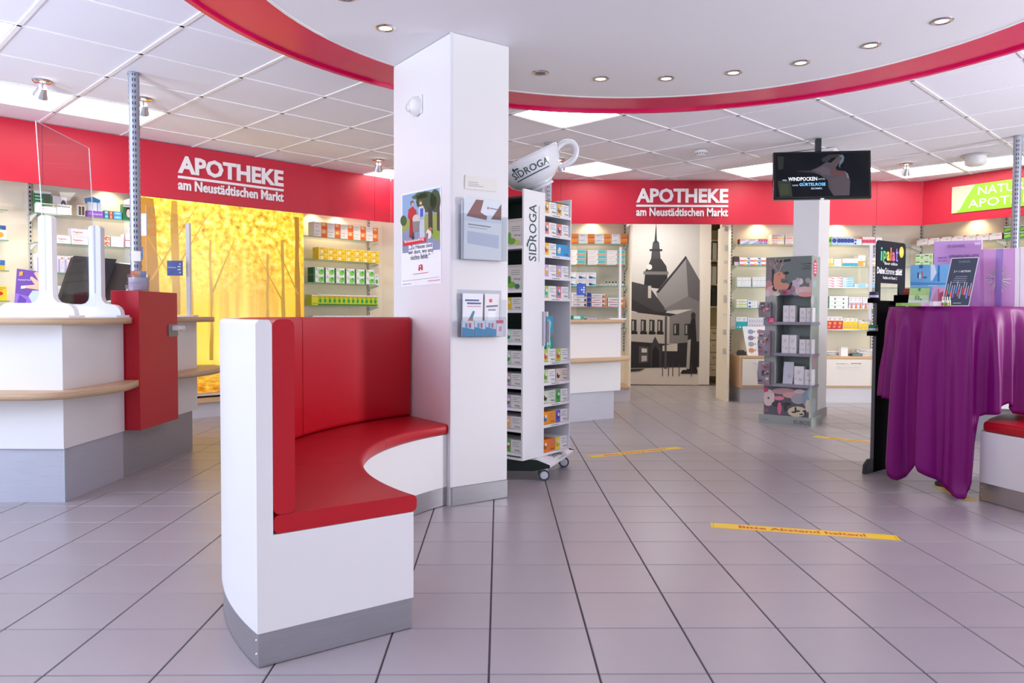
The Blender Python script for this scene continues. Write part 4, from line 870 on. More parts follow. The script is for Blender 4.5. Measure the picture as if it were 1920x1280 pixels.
# ------------------------------------------------------------------ poles, ceiling fittings
def pole(x, y, z0, label):
    t = thing('slotted_pole', label, 'pole', (x, y, 0)); r = .033
    b = MB(); b.cone((0, 0, z0), (0, 0, CEIL), r, r, POLE, 20); b.build('tube', t)
    b = MB(); dk = M('#15161b', .7); n = int((CEIL-z0)/.0375); an = math.atan2(-y, -x)
    for k in range(n):
        zz = z0+.02+k*.0375
        for s_ in (-.22, .22):
            for face in (0, PI/2, PI, -PI/2):
                a = an+face+s_; c, s2 = math.cos(a), math.sin(a); w_ = .0028
                b.poly([(c*r*1.003-s2*w_, s2*r*1.003+c*w_, zz), (c*r*1.003+s2*w_, s2*r*1.003-c*w_, zz), (c*r*1.003+s2*w_, s2*r*1.003-c*w_, zz+.02), (c*r*1.003-s2*w_, s2*r*1.003+c*w_, zz+.02)], dk)
    tag(b.build('slots', t), kind='stuff'); b = MB().cone((0, 0, CEIL-.006), (0, 0, CEIL-.0005), r+.006, r+.006, POLE, 20); b.build('ceiling_flange', t); return t
pole(-2.464, 4.95, .9732, 'grey slotted ceiling pole rising from the left counter behind the red block')
pole(4.331, 6.525, 0, 'grey slotted ceiling pole behind the lilac gift box at the right edge')
pole(.323, 6.877, .9592, 'grey slotted ceiling pole behind the giant tea cup')
t_ = bpy.data.objects['slotted_pole']
o = MB().box(-.028, .028, -.037, -.035, 1.335, 1.40, PAPER).build('tag_sticker', t_, rz=math.atan2(-4.95, 2.464)+PI/2)
def downlight(px, py, lit, label):
    p = on(px, py, SOFZ); t = thing('recessed_downlight', label, 'downlight', p)
    MB().lathe([(.03, -.001), (.036, -.006), (.05, -.004), (.053, 0)], CHROME, 24).build('ring', t)
    MB().lathe([(0, -.0015), (.031, -.0015)], glow('#ffe2b0', 3.5, 'downlight_glow') if lit else M('#6a5f58', .3, .5, 'glass'), 18).build('lamp_face', t)
for k, (px, py, lit) in enumerate(((641, -3, 1), (717, 55, 1), (1008, 136, 0), (1121, 146, 1), (1244, 144, 1), (1370, 132, 1), (1496, 112, 1), (1627, 78, 1), (1760, 31, 1))):
    downlight(px, py, lit, ['round chrome downlight cut by the top picture edge, left of the pillar', 'round chrome downlight in the white soffit just left of the pillar', 'unlit round chrome downlight first right of the pillar', 'lit round chrome downlight, second right of the pillar', 'lit round chrome downlight, third right of the pillar', 'lit round chrome downlight, fourth right of the pillar', 'lit round chrome downlight, fifth right of the pillar', 'lit round chrome downlight, sixth right of the pillar', 'lit round chrome downlight near the red ring at top right'][k])
def ceiling_spot(px, py, tx, ty, label, power=26):
    p = on(px, py, CEIL); t = thing('ceiling_spotlight', label, 'spotlight', p); d = Vector((tx, ty, -.75)).normalized()
    MB().lathe([(0, -.012), (.05, -.01), (.06, 0)], CHROME, 20).build('ceiling_rose', t)
    MB().tube([(0, 0, -.01), (0, 0, -.05)], .009, CHROME, 8).build('stem', t)
    q = Vector((0, 0, -.055)); b = MB(); b.cone(q-d*.02, q+d*.05, .025, .05, M('#d8d8dc', .2, .8, 'chrome'), 18, False); b.build('reflector', t)
    MB().cone(q+d*.04, q+d*.042, .043, .043, glow('#fff0d8', 9, 'halogen_glow'), 16).build('halogen_face', t)
    spot('halogen_beam', Vector(p)+q+d*.07, Vector(p)+q+d*2, power, 1.1, .7, (1, .86, .66), .03)
ceiling_spot(74, 162, -.6, .5, 'chrome ceiling spotlight in front of the left light panels')
ceiling_spot(264, 193, -.5, .6, 'chrome ceiling spotlight half hidden behind the left slotted pole')
ceiling_spot(706, 303, -.2, .6, 'chrome ceiling spotlight left of the white pillar above the red fascia')
ceiling_spot(1046, 299, .2, .6, 'chrome ceiling spotlight behind the handle of the giant tea cup')
ceiling_spot(1696, 300, .1, .6, 'chrome ceiling spotlight right of the hanging screen')
p = on(1826, 283, CEIL); t = thing('ceiling_speaker', 'white drum shaped ceiling speaker in front of a light panel on the right', 'speaker', p)
MB().lathe([(0, -.10), (.06, -.098), (.088, -.085), (.095, -.06), (.092, 0)], WHITE, 28).build('drum', t)
MB().lathe([(.1, -.01), (.125, -.006), (.13, 0)], M('#c9cbd2', .5, 0, 'plastic'), 24).build('mounting_ring', t)
p = on(1311, 279, CEIL); t = thing('smoke_detector', 'white round smoke detector on the ceiling left of the hanging screen', 'smoke detector', p)
MB().lathe([(0, -.05), (.035, -.048), (.05, -.035), (.055, -.022)], WHITE, 20).build('head', t); MB().lathe([(.056, -.022), (.062, -.018), (.062, 0)], WHITE, 20).build('base', t)
b = MB()
for k in range(14):
    a = 2*PI*k/14; b.box(-.006, .006, -.001, .001, -.034, -.026, M('#555a62', .6)); n_ = len(b.v)
    for q in range(n_-8, n_): x, y, z = b.v[q]; y -= .0525; b.v[q] = (x*math.cos(a)-y*math.sin(a), x*math.sin(a)+y*math.cos(a), z)
b.build('vents', t)
# ------------------------------------------------------------------ left service counter
def spline(pts, n=6):
    out = []
    for i in range(len(pts)-1):
        p0, p1, p2, p3 = pts[max(i-1, 0)], pts[i], pts[i+1], pts[min(i+2, len(pts)-1)]
        for k in range(n):
            t = k/n; out.append(tuple(.5*(2*p1[a]+(p2[a]-p0[a])*t+(2*p0[a]-5*p1[a]+4*p2[a]-p3[a])*t*t+(3*p1[a]-p0[a]-3*p2[a]+p3[a])*t**3) for a in (0, 1)))
    return out+[tuple(pts[-1])]
cnt = thing('service_counter', 'white service counter with two plywood-edged tops and grey plinth at the left', 'counter', (-2.34, 3.92, 0))
def slab(b, xy, z0, z1, top=BEECH):
    b.zprism(xy, z0, z1-.002, PLY, True); b.zprism([(x, y) for x, y in xy], z1-.002, z1, top)
MB().box(-1.5, 0, 0, .62, .285, .936, WHITE).build('front_panel', cnt, bevel=.002)
b = MB(); b.zprism([(-.75, .62), (-.085, .62), (-.085, 1.153), (-.003, 1.153), (-.003, 1.68), (-.75, 1.68)], .285, .936, WHITE); b.build('side_panel', cnt)
b = MB(); b.box(-1.5, -.012, .02, .62, 0, .284, M('#b9bac6', .4, .15, 'steel')); b.build('plinth', cnt); MB().box(-.7, -.012, .62, 1.61, 0, .284, GREY).build('plinth', cnt)
MB().box(-.0125, -.008, .016, .03, 0, .284, M('#c6d0dc', .3, .5, 'steel')).build('plinth_corner_strip', cnt)
arc1 = spline([(-1.5, -.16), (-.75, -.19), (-.25, -.17), (.03, -.10), (.12, .10), (.15, .33), (.085, .628)])
b = MB(); slab(b, arc1+[(-.02, .628), (-.05, .05), (-1.5, .05)], .556, .594); b.build('lower_shelf', cnt)
arc1 = spline([(-1.5, -.14), (-.75, -.17), (-.25, -.15), (.02, -.08), (.10, .10), (.125, .33), (.05, .628)])
b = MB(); slab(b, arc1+[(-.075, .628), (-.075, 1.16), (-.9, 1.16), (-1.5, .9)], .936, .972, WHITE2); b.build('worktop', cnt)
arc2 = spline([(.085, 1.152), (.15, 1.3), (.17, 1.6), (.12, 1.85), (-.02, 2.02)])
b = MB(); slab(b, arc2+[(-.2, 1.95), (-.02, 1.66), (-.02, 1.152)], .556, .594); b.build('lower_shelf', cnt)
arc2 = spline([(.03, 1.152), (.09, 1.3), (.12, 1.6), (.06, 1.85), (-.1, 2.0)])
b = MB(); slab(b, arc2+[(-.9, 2.0), (-.9, 1.165), (-.075, 1.165)], .936, .972); b.build('worktop', cnt)
rb = thing('red_counter_block', 'tall red block set into the corner of the left white counter', 'counter block', (-2.42, 4.55, 0))
MB().box(0, .17, 0, .52, .287, 1.133, REDBLK).build('block', rb, bevel=.002)
t = thing('card_clip', 'grey steel plate with white card clip on the red block side', 'clip', (-2.25, 4.93, .9))
MB().box(.0005, .006, .0, .135, -.055, .025, M('#8f8a88', .35, .5, 'steel')).build('plate', t)
b = MB(); b.box(.006, .03, .05, .19, -.012, .012, PAPER); b.box(.006, .034, .06, .075, -.016, .016, WHITE); b.box(.006, .034, .15, .165, -.016, .016, WHITE); b.build('clip_rail', t)

def screen_foot(b, x, y, wl, wr, z0, zt, th=.045, pw=.072):
    hb = .085
    def side(wd, sg):
        q = [(wd, 0), (wd, .02)]+[(wd-.06*(1-math.cos(a)), .02+.055*math.sin(a)) for a in (PI/8, PI/4, 3*PI/8, PI/2)]
        q += [(pw/2+.045*(1-math.sin(a)), hb+.045*(1-math.cos(a))-.01) for a in (0, PI/6, PI/3, PI/2)]+[(pw/2, zt-z0-.012), (pw/2-.012, zt-z0)]
        return [(sg*a, c) for a, c in q]
    out = side(wl, -1)+side(wr, 1)[::-1]
    b.prism([(x+a, y-th/2, z0+c) for a, c in out], (0, th, 0), WHITE2)
    b.box(x-.006, x+.004, y-th/2-.0015, y-th/2+.001, z0+.14, zt, M('#c8ccd6', .4, 0, 'plastic'))
t = thing('protective_screen', 'tall clear protective screen on two white T-shaped feet on the left counter', 'protective screen', (-2.457, 4.0, .9735))
q = [(.0, .01, .06), (.006, .455, .06), (-.03, .46, .99), (-.064, .02, 1.035)]
b = MB(); b.prism(q, (.005, .0, 0), ACRYL); b.build('pane', t)
b = MB(); EDG = M('#eef2f6', .2, 0, 'plastic'); b.tube([q[3], (q[0][0]-.03, q[0][1], .5)], .0024, EDG, 5); b.tube([q[2], (q[1][0]-.012, q[1][1], .5)], .0024, EDG, 5); b.tube([q[3], q[2]], .0016, EDG, 5); b.build('pane_edge', t)
for x, y in ((0., .0), (.006, .46)):
    b = MB(); screen_foot(b, x, y, .255, .15, 0, .535); b.build('screen_foot', t, bevel=.004)
    MB().box(x-.265, x+.165, y-.10, y+.05, -.0008, .012, WHITE2).build('foot_plate', t, bevel=.002)
t = thing('protective_screen', 'clear protective screen with blue card sticker beside the red block, in front of the mural', 'protective screen', (-2.40, 5.60, .9735))
MB().prism([(-.10, -.44, .02), (0, 0, .02), (0, 0, .73), (-.10, -.44, .76)], (.004, -.0008, 0), ACRYL).build('pane', t)
MB().box(-.012, .016, -.012, .012, 0, .69, WHITE).build('post', t); MB().box(-.14, -.09, -.45, -.43, .55, .70, WHITE).build('clamp_post', t)
b = MB(); b.box(-.09, .06, -.06, .03, -.0008, .012, WHITE); b.build('foot_plate', t)
b = MB(); b.box(-.135, -.02, -.05, -.047, .30, .41, M('#17459c', .35, 0, 'plastic')); 
b.text('PAYBACK', (-.127, -.0475-.003, .355), M('#ffffff'), w=.06); 
for k, (x, z) in enumerate(((-.04, .385), (-.052, .366), (-.04, .366), (-.04, .345), (-.052, .345), (-.04, .322))): b.disc((x, -.0505, z), .005, .005, M('#ffffff'), 10)
b.build('card_sticker', t)
MB().box(-.245, -.19, -.3, -.297, .40, .49, M('#3c6a9c', .4, 0, 'plastic')).build('blue_notice', t)

mo_ = Vector((-2.86, 4.82, .9735)); t = thing('monitor', 'black tilted touch monitor on the left counter between the white screen feet', 'monitor', mo_)
A_bl = at(109, 577, 4.72)-mo_; A_br = at(188, 578, 4.98)-mo_; A_tl = at(138, 487, 4.95)-mo_; A_tr = A_tl+(A_br-A_bl)*1.08; nn = (A_br-A_bl).cross(A_tl-A_bl).normalized()
if nn.y > 0: nn = -nn
b = MB(); b.prism([A_bl, A_br, A_tr, A_tl], -nn*.045, BLACK); b.build('housing', t, bevel=.005)
lerp = lambda u, v: A_bl.lerp(A_br, u).lerp(A_tl.lerp(A_tr, u), v)
MB().prism([lerp(.01, .17)+nn*.0005, lerp(.99, .17)+nn*.0005, lerp(.99, .985)+nn*.0005, lerp(.01, .985)+nn*.0005], nn*.002, M('#3c3d42', .04, 0, 'plastic')).build('glossy_screen', t)
cm = lerp(.5, .4)-nn*.05; b = MB(); b.tube([cm, cm-nn*.08+Vector((.02, 0, -.1)), Vector((cm.x+.02, cm.y+.08, .012))], .03, M('#5a5048', .5, 0, 'plastic'), 8); b.build('stand_arm', t)
MB().box(cm.x-.10, cm.x+.12, cm.y-.02, cm.y+.2, 0, .014, DGREY).build('stand_base', t, bevel=.004)
b = MB(); b.prism([lerp(.98, .1)-nn*.046, A_br.lerp(A_tr, .98)-nn*.046, A_br.lerp(A_tr, .98)-nn*.046+Vector((.16, .10, -.02)), A_br.lerp(A_tr, .2)-nn*.046+Vector((.10, .08, 0))], -nn*.02, M('#4a4038', .45, 0, 'plastic')); b.build('rear_display', t)
MB().tube([lerp(.3, 0), lerp(.34, 0)+Vector((.0, -.02, -.04)), lerp(.5, 0)+Vector((0, -.08, -.055)), lerp(.4, 0)+Vector((0, -.14, -.057))], .004, BLACK, 6).build('cable', t)
t = thing('counter_card', 'purple showcard with hand picture beside the left white screen foot', 'showcard', (-2.86, 4.45, .9735), .15)
b = MB(); b.prism([(-.075, 0, 0), (.12, 0, 0), (.12, .05, .26), (-.075, .05, .285)], (0, .004, 0), M('#6a3a94', .4, 0, 'paper')); b.build('card', t)
b = MB(); fd = lambda pts, c, k: b.poly([(x, z*.18-.002-.0004*k, z) for x, z in pts], M(c, .4))
fd([(-.075, .0), (.12, .0), (.12, .09), (.0, .12), (-.075, .14)], '#8a5cc0', 1); fd([(-.07, .03), (-.03, .0), (-.01, .1), (-.05, .13)], '#5a2a94', 2); fd([(-.06, .24), (-.04, .245), (-.04, .27), (-.06, .265)], '#e89a2c', 2)
fd([(-.02, .17), (.08, .155), (.1, .2), (.04, .27), (.02, .26), (.05, .21), (.01, .24), (.0, .23), (.03, .19), (-.02, .185)], '#e8b090', 3); fd([(-.045, .165), (-.02, .168), (-.02, .184), (-.045, .182)], '#dfe6f4', 3)
fd([(.0, .12), (.02, .155), (.07, .155), (.085, .12), (.06, .085), (.02, .085)], '#b8c2ee', 4); fd([(.01, .0), (.02, .075), (.065, .075), (.08, .0)], '#8a8ad0', 3)
b.text('Neoband Aqua', (-.062, .215*.18-.004, .212), M('#f4eefa'), w=.07); b.build('card_print', t)
MB().box(-.04, .09, .02, .07, 0, .006, ACRYL).build('card_foot', t)
t = thing('flyer_cup', 'round clear cup of small printed cards on top of the red block', 'card holder', (-2.335, 4.72, 1.134))
MB().lathe([(.062, 0), (.066, .105), (.063, .105), (.059, .004), (0, .004), (0, 0), (.062, 0)], ACRYL, 24).build('cup', t)
b = MB(); b.lathe([(.055, .006), (.058, .085)], M('#d9d4e6', .6, 0, 'paper'), 20)
b.text('Gesundheit', (-.04, -.0665, .045), M('#8a7aa8'), w=.08)
for k in range(4): b.box(-.05, .05, -.0662, -.066, .012+k*.007, .0145+k*.007, M('#b4a8c4'))
b.build('label_sheet', t)
for k in range(8):
    a = 2*PI*k/8+.3; o = MB().box(-.018, .018, -.001, .001, .01, .125, M(('#6a9ac8', '#c8624a', '#d89a7a', '#9ab0d8')[k % 4], .5, 0, 'paper')).build('printed_card', t, (.04*math.cos(a), .04*math.sin(a), 0), a+PI/2)

# ------------------------------------------------------------------ second counter, right of the tea tower
c2 = thing('service_counter', 'white counter with beech tops and grey plinth left of the town mural', 'counter', (.99, 7.29, 0), .566)
MB().box(-1.2, .04, -.05, .55, .275, .925, WHITE).build('front_panel', c2, bevel=.002); MB().box(-1.2, 0, 0, .5, 0, .275, M('#c0bfca', .4, .15, 'steel')).build('plinth', c2)
b = MB(); slab(b, spline([(-1.2, -.16), (-.6, -.18), (-.1, -.14), (.10, -.03), (.14, .15), (.10, .4)])+[(.0, .5), (-1.2, .5)], .925, .958); b.build('worktop', c2)
b = MB(); slab(b, spline([(-1.2, -.20), (-.6, -.22), (-.1, -.18), (.16, -.05), (.22, .15), (.16, .35)])+[(.03, .35), (.03, -.04), (-1.2, -.04)], .566, .60); b.build('lower_shelf', c2)
p = at(1161, 600, 7.35); t = thing('protective_screen', 'clear protective screen with white post on the counter left of the town mural', 'protective screen', (p.x, 7.35, .9595), .3)
MB().box(-.011, .011, -.011, .011, 0, .70, WHITE).build('post', t); MB().box(-.12, .05, -.05, .05, -.0006, .012, WHITE2).build('foot_plate', t)
MB().box(-.45, -.012, -.002, .002, .02, .76, ACRYL).build('pane', t)
b = MB(); b.box(-.455, -.36, -.012, -.009, .23, .34, M('#1a50c0', .35, 0, 'plastic'))
for x in range(3):
    for z in range(3): b.disc((-.425+.022*x, -.0125, .26+.022*z), .008, .008, M('#ffffff' if (x == 2 or (x == 1 and z == 1)) else '#3d6ad0'), 10)
b.build('dotted_sticker', t)
p = at(1082, 594, 7.0); o = MB().box(-.05, .06, -.03, .03, 0, .035, M('#2f9a74', .5, 0, 'paper')); o.box(-.0505, .02, -.031, -.03, .004, .031, M('#bfe6ee')); tag(o.build('small_packet', None, (p.x, 7.04, .9585), .4), 'small green and light blue packet on the counter beside the tea tower', 'packet')
o = MB(); o.box(-.07, .07, -.035, .035, 0, .012, M('#8a7a9a', .5, 0, 'plastic')); o.box(-.06, .06, -.0355, -.035, .003, .009, M('#e0dce8')); tag(o.build('pen_tray', None, (.74, 7.16, .9585), .56), 'flat lilac tray on the counter right of the green packet', 'tray')

# ------------------------------------------------------------------ third counter, mostly behind the black stand and draped table
c3 = thing('service_counter', 'white counter mostly hidden behind the black stand and the purple draped table', 'counter', (3.25, 6.3, 0), -.5)
MB().box(0, 1.5, 0, .5, .275, .925, WHITE).build('front_panel', c3); MB().box(.04, 1.5, .05, .5, 0, .275, GREY).build('plinth', c3)
b = MB(); slab(b, spline([(.25, .42), (-.12, .30), (-.14, .05), (.2, -.12), (.9, -.15), (1.5, -.12)])+[(1.5, .5), (.25, .5)], .925, .958); b.build('worktop', c3)
p = at(1625.5, 590, 6.35); t = thing('protective_screen', 'clear protective screen with white post left of the black header card', 'protective screen', (p.x+.02, 6.35, .9595), -.3)
MB().box(-.013, .013, -.011, .011, 0, .64, WHITE).build('post', t); MB().box(-.05, .08, -.05, .05, -.0006, .012, M('#cfc4b8', .4, 0, 'plastic')).build('foot_plate', t)
MB().box(.013, .30, -.002, .002, .02, .64, ACRYL).build('pane', t); MB().box(.04, .09, -.006, -.003, .55, .64, M('#2436b0', .4, 0, 'plastic')).build('blue_sticker', t)

# ------------------------------------------------------------------ revolving tea tower with giant cup
TC = Vector((.066, 4.453)); TU = Vector((.616, .788)).normalized(); TV_ = Vector((-TU.y, TU.x)); HS = .252
cen = TC+TU*HS+TV_*HS; TR = math.atan2(TU.y, TU.x); SP = Plane(TC, TU); SL = Plane(TC+TV_*2*HS, -TV_)
tw = thing('tea_tower', 'white revolving tea display tower on castors right of the white pillar', 'display tower', (cen.x, cen.y, 0), TR)
TOP = 1.735; B0 = .145; PX = -HS+.215; DK = M('#10261e', .6, 0, 'laminate'); LILW = M('#dcdcea', .45, 0, 'laminate')
MB().box(-HS, PX, -HS, -HS+.012, B0, TOP+.005, WHITE2).build('side_panel', tw)
b = MB(); b.text('Sidroga'.upper(), (0, 0, 0), M('#2c5058', .5), w=.34, h=.075, bold=.008)
for i, (x, y, z) in enumerate(b.v): b.v[i] = (-HS+.125-z*1.0, -HS-.001, 1.32+x)
b.box(-HS+.150, -HS+.153, -HS-.0012, -HS-.0008, 1.32, 1.655, M('#2c5058', .5))
b.disc((-HS+.035, -HS-.0012, 1.415), .008, .014, M('#2c5058', .5), 8); b.disc((-HS+.045, -HS-.0012, 1.435), .007, .013, M('#2c5058', .5), 8)
b.build('brand_lettering', tw)
MB().box(PX, HS, -HS+.205, -HS+.215, B0, TOP-.03, LILW).build('back_panel', tw); MB().box(HS-.010, HS, -HS, -HS+.205, B0, TOP, WHITE2).build('side_panel', tw)
MB().box(PX-.008, PX, -HS+.012, .05, B0, TOP-.03, DK).build('back_panel', tw)
b = MB(); b.box(-.03, HS-.01, -.03, HS, B0, TOP-.04, WHITE2); b.box(-HS, -.03, .05, HS, B0, TOP-.04, M('#e4e4ea', .5, 0, 'laminate')); b.build('core', tw)
MB().box(-HS+.003, HS-.003, -HS+.003, HS-.003, B0-.015, B0, WHITE2).build('bottom_board', tw); MB().box(-HS+.01, HS-.012, -HS+.014, HS-.01, TOP-.045, TOP-.033, DK).build('top_board', tw)
zr = [SP.hit(1022, y)[1]+.004 for y in (400, 439, 478, 519, 559, 680, 718.5, 758.5, 798, 841)]
zl = [SL.hit(980, y)[1]+.004 for y in (461, 544, 582, 643, 686, 726, 767.5, 807.5, 852)]
for z in zr[:-1]:
    MB().box(PX, HS-.010, -HS+.004, -HS+.205, z-.006, z, LILW).build('shelf_board', tw)
    b = MB().box(PX, HS-.010, -HS, -HS+.004, z-.017, z+.001, WHITE2); b.box(PX+.08, PX+.16, -HS-.0006, -HS, z-.010, z-.006, M('#7a8088')); b.build('price_rail', tw)
for z in zl: MB().box(-HS+.004, PX-.008, -HS+.012, .05, z-.006, z, LILW).build('shelf_board', tw); MB().box(-HS, -HS+.004, -HS+.012, .05, z-.017, z+.001, WHITE2).build('price_rail', tw)
MB().box(PX-.02, PX-.012, -HS-.016, -HS-.002, .81, 1.02, M('#cfd2e0', .3, 0, 'plastic')).build('sample_rail', tw); MB().box(PX+.03, PX+.038, -HS-.016, -HS+.01, .83, .96, M('#cfd2e0', .3, 0, 'plastic')).build('sample_rail', tw)
tl = lambda x, y, z: Vector((cen.x+TU.x*x+TV_.x*y, cen.y+TU.y*x+TV_.y*y, z))
def tea(i, c1, c2_='#f2f1ef', spot_='#7a5a3a'):
    return D('tea%s' % i, c2_, ('r', .0, .0, .38, 1, c1), ('e', .18, .45, .13, .24, spot_), ('e', .24, .62, .08, .14, '#f0e6d8'), ('l', .48, .5, .92, .82, 3, '#8a94a4'), ('t', 'Sidroga', .62, .1, .3, '#35404c'))
rows_r = [(('#e8bc6a', None, '#8a6a4a'),)*2, (('#e88a74', None, '#3a4a8a'),)*2, (('#f2c02a', None, '#c8421e'), ('#2aa4e4', '#2aa4e4', '#e0d4c4')), (('#c8a2d8', None, '#e8b02a'),)*2, (('#a8c858', None, '#3aa0b0'), ('#e07a98', None, '#2a8aa0')),
          (('#bccf3c', None, '#d0452e'),)*2, (('#c2d690', None, '#5a9a3c'), ('#e4d4c6', '#e4d4c6', '#4a2a20')), (('#cfdac0', '#d6dfca', '#2c2a22'), ('#42ae4e', None, '#2a8a3c')), (('#f39a1e', '#f39a1e', '#3a6a9a'), ('#7460b8', None, '#4a3a98')), (('#ee7a1c', '#ee7a1c', '#8a5a2a'), ('#e9da3c', None, '#c8a81e'))]
WR = ['top', 'second', 'third', 'fourth', 'fifth', 'sixth', 'seventh', 'eighth', 'ninth', 'bottom']
COLN = ['left', 'right']
for r, (z, pr) in enumerate(zip(zr, rows_r)):
    z = z if r < 9 else B0; w_ = (HS-.010-PX)/2-.004; hh = .074 if r < 5 else .078
    for k, (c, base, sp_) in enumerate(pr):
        me = carton_mesh('tea_carton', tea(f'{c}{base}{sp_}', c, base or '#f2f1ef', sp_), w_-.004, hh, .16)
        o = inst(me, 'tea_carton', None, tl(PX+.003+(w_+.003)*(k+.5), -HS+.012+.08, z+.0016), TR)
        tag(o, f'tea carton, {COLN[k]} side, {WR[r]} shelf, right face of the tea tower', 'tea carton', 'tea cartons on the tea tower')
for k, (x, zz, c1, c2_, nm) in enumerate(((.06, .99, '#2aa8c8', '#6ad0e0', 'upper cyan owl pattern'), (.06, .86, '#0f9a8c', '#5cc8b4', 'lower teal bear pattern'), (-.012, 1.0, '#d83a8a', '#f08ac0', 'upper pink'), (-.012, .865, '#a8683c', '#d8a878', 'lower brown'))):
    b = MB(); b.box(-.045, .045, -.014, .014, -.10, 0, M(c1, .4, 0, 'paper')); b.box(-.012, .012, -.002, .002, 0, .03, M('#e8e8ea', .4))
    b.disc((0, -.0146, -.05), .026, .034, M(c2_, .4), 14); 
    for s in (-1, 1): b.disc((s*.010, -.0148, -.04), .008, .009, M('#ffffff'), 10); b.disc((s*.010, -.015, -.04), .003, .004, M('#223'), 8)
    b.disc((0, -.0148, -.072), .014, .008, M('#e8d89a'), 10)
    tag(b.build('hanging_pouch', None, tl(x, -HS+.05, zz), TR), f'{nm} pouch hanging in the open bay of the tea tower', 'pouch', None)
lrow = [None, None, ('#e8c83a', '#f0b81e'), ('#bfe0e0', '#2f7a4c'), ('#bcd0c0', '#3a8a4a'), ('#b9a2c0', '#5a7a3c'), ('#b9a2c0', '#4a7a3c'), ('#e8b8a0', '#e8c41e'), ('#5aa83c', '#c03a5a')]
for r, z in enumerate(zl):
    for k in range(2):
        y = -HS+.012+.009+.125*k+.0625
        if lrow[r] is None:
            b = MB(); hh = (.165 if r == 0 else .15); 
            b.box(-.058, .058, -.02, .02, 0, hh*.86, M('#ded9d4', .5, 0, 'paper')); b.prism([(-.058, -.02, hh*.86), (.058, -.02, hh*.86), (.058, 0, hh), (-.058, 0, hh)], (0, .004, 0), M('#ded9d4', .5, 0, 'paper')); b.box(-.061, -.058, -.02, .02, 0, hh*.86, M('#a8845a', .6, 0, 'wood'))
            b.disc((-.02, -.0206, .03), .035, .02, M('#7ab03a', .5), 10); b.disc((-.035, -.0208, .06), .014, .025, M('#4a8a3a' if r else '#6ab04a', .5), 10); b.disc((.025, -.0208, .02), .02, .016, M('#c8d86a' if r == 0 else '#3a7a6a', .5), 10); b.text('Sidroga', (.0, -.021, .055), M('#667'), w=.05)
            for q in range(3): b.box(-.02, .045, -.0209, -.0206, .09+q*.012, .093+q*.012, M('#8a8a92'))
            nm, ct = 'loose_tea_bag', 'tea bag'
            o = b.build(nm, None, tl(-HS+.035, y, z+.0016), TR-PI/2)
        else:
            c, s_ = lrow[r]; o = inst(carton_mesh('tea_carton', tea(c+s_, c, '#e4e1de', s_), .122, .074 if r != 4 else .082, .15), 'tea_carton', None, tl(-HS+.012+.075, y, z+.0016), TR-PI/2)
        tag(o, f'{"upright paper tea bag" if lrow[r] is None else "tea carton"}, {COLN[1-k]} side, {WR[r] if r < 8 else "bottom"} shelf, left face of the tea tower', 'tea bag' if lrow[r] is None else 'tea carton', 'tea packs on the left face of the tea tower')
# trolley base
bs = MB(); BX = .245; e_ = .06
BASE_R = math.radians(70)-TR
def rot(x, y): return (x*math.cos(BASE_R)-y*math.sin(BASE_R), x*math.sin(BASE_R)+y*math.cos(BASE_R))
sh = Vector((.03, -.02))
sh = Vector((.035, -.03)); BX = .272; BT = .19
lo = [rot(x, y) for x, y in ((-BX, -BX), (BX, -BX), (BX, BX), (-BX, BX))]; hi = [rot(x, y) for x, y in ((-BT, -BT), (BT, -BT), (BT, BT), (-BT, BT))]
vv = [(x+sh.x, y+sh.y, .088) for x, y in lo]+[(x+sh.x, y+sh.y, .102) for x, y in lo]+[(x+sh.x*.7, y+sh.y*.7, .129) for x, y in hi]
bs.add(vv, [(3, 2, 1, 0), (8, 9, 10, 11)]+[(k, (k+1) % 4, 4+(k+1) % 4, 4+k) for k in range(4)]+[(4+k, 4+(k+1) % 4, 8+(k+1) % 4, 8+k) for k in range(4)], WHITE2); bs.build('trolley_top', tw)
prof = [(-BX, .088), (-BX, .104), (-BT, .13), (BT, .13), (BX, .104), (BX, .088), (BX-.1, .062), (0, .052), (-BX+.1, .062)]
for s in (-1, 1):
    b = MB(); q = [rot(s*(BX+.001), y) for y, z in prof]; q2 = [(x+sh.x, y+sh.y, z) for (x, y), (_, z) in zip(q, prof)]
    d = rot(.004*s, 0); b.prism(q2, (d[0], d[1], 0), DK); b.build('skirt', tw)
b = MB(); b.text('Sidroga', (0, 0, 0), M('#2c5058', .5), w=.17, h=.05, bold=.008); b.add([(0, 0, -.012), (.17, 0, -.012), (.17, 0, -.009), (0, 0, -.009)], [(0, 1, 2, 3)], M('#2c5058', .5))
for i, (x, y, z) in enumerate(b.v):
    f_ = (z+.018)/.082; p = rot(-.07+x, -BX+(BX-BT)*f_); k_ = 1-.3*f_; b.v[i] = (p[0]+sh.x*k_, p[1]+sh.y*k_, .1028+.027*f_)
b.build('base_lettering', tw)
for x, y in ((-.215, -.215), (.215, -.215), (.215, .215), (-.215, .215)):
    p = rot(x, y); cs = MB(); cs.cone((0, 0, .085), (0, 0, .06), .022, .026, M('#dfe3e8', .4, 0, 'plastic'), 12); cs.box(-.012, .012, -.028, .02, .035, .065, M('#dfe3e8', .4, 0, 'plastic'))
    o = cs.build('caster', tw, (p[0]+sh.x, p[1]+sh.y, 0), BASE_R+.4)
    for s in (-1, 1):
        wv = MB(); wv.cone((s*.012, 0, .034), (s*.028, 0, .034), .034, .034, M('#4c525e', .5, 0, 'rubber'), 18); wv.cone((s*.0281, 0, .034), (s*.030, 0, .034), .024, .021, M('#dce2ea', .35, 0, 'plastic'), 16); wv.build('wheel', o)
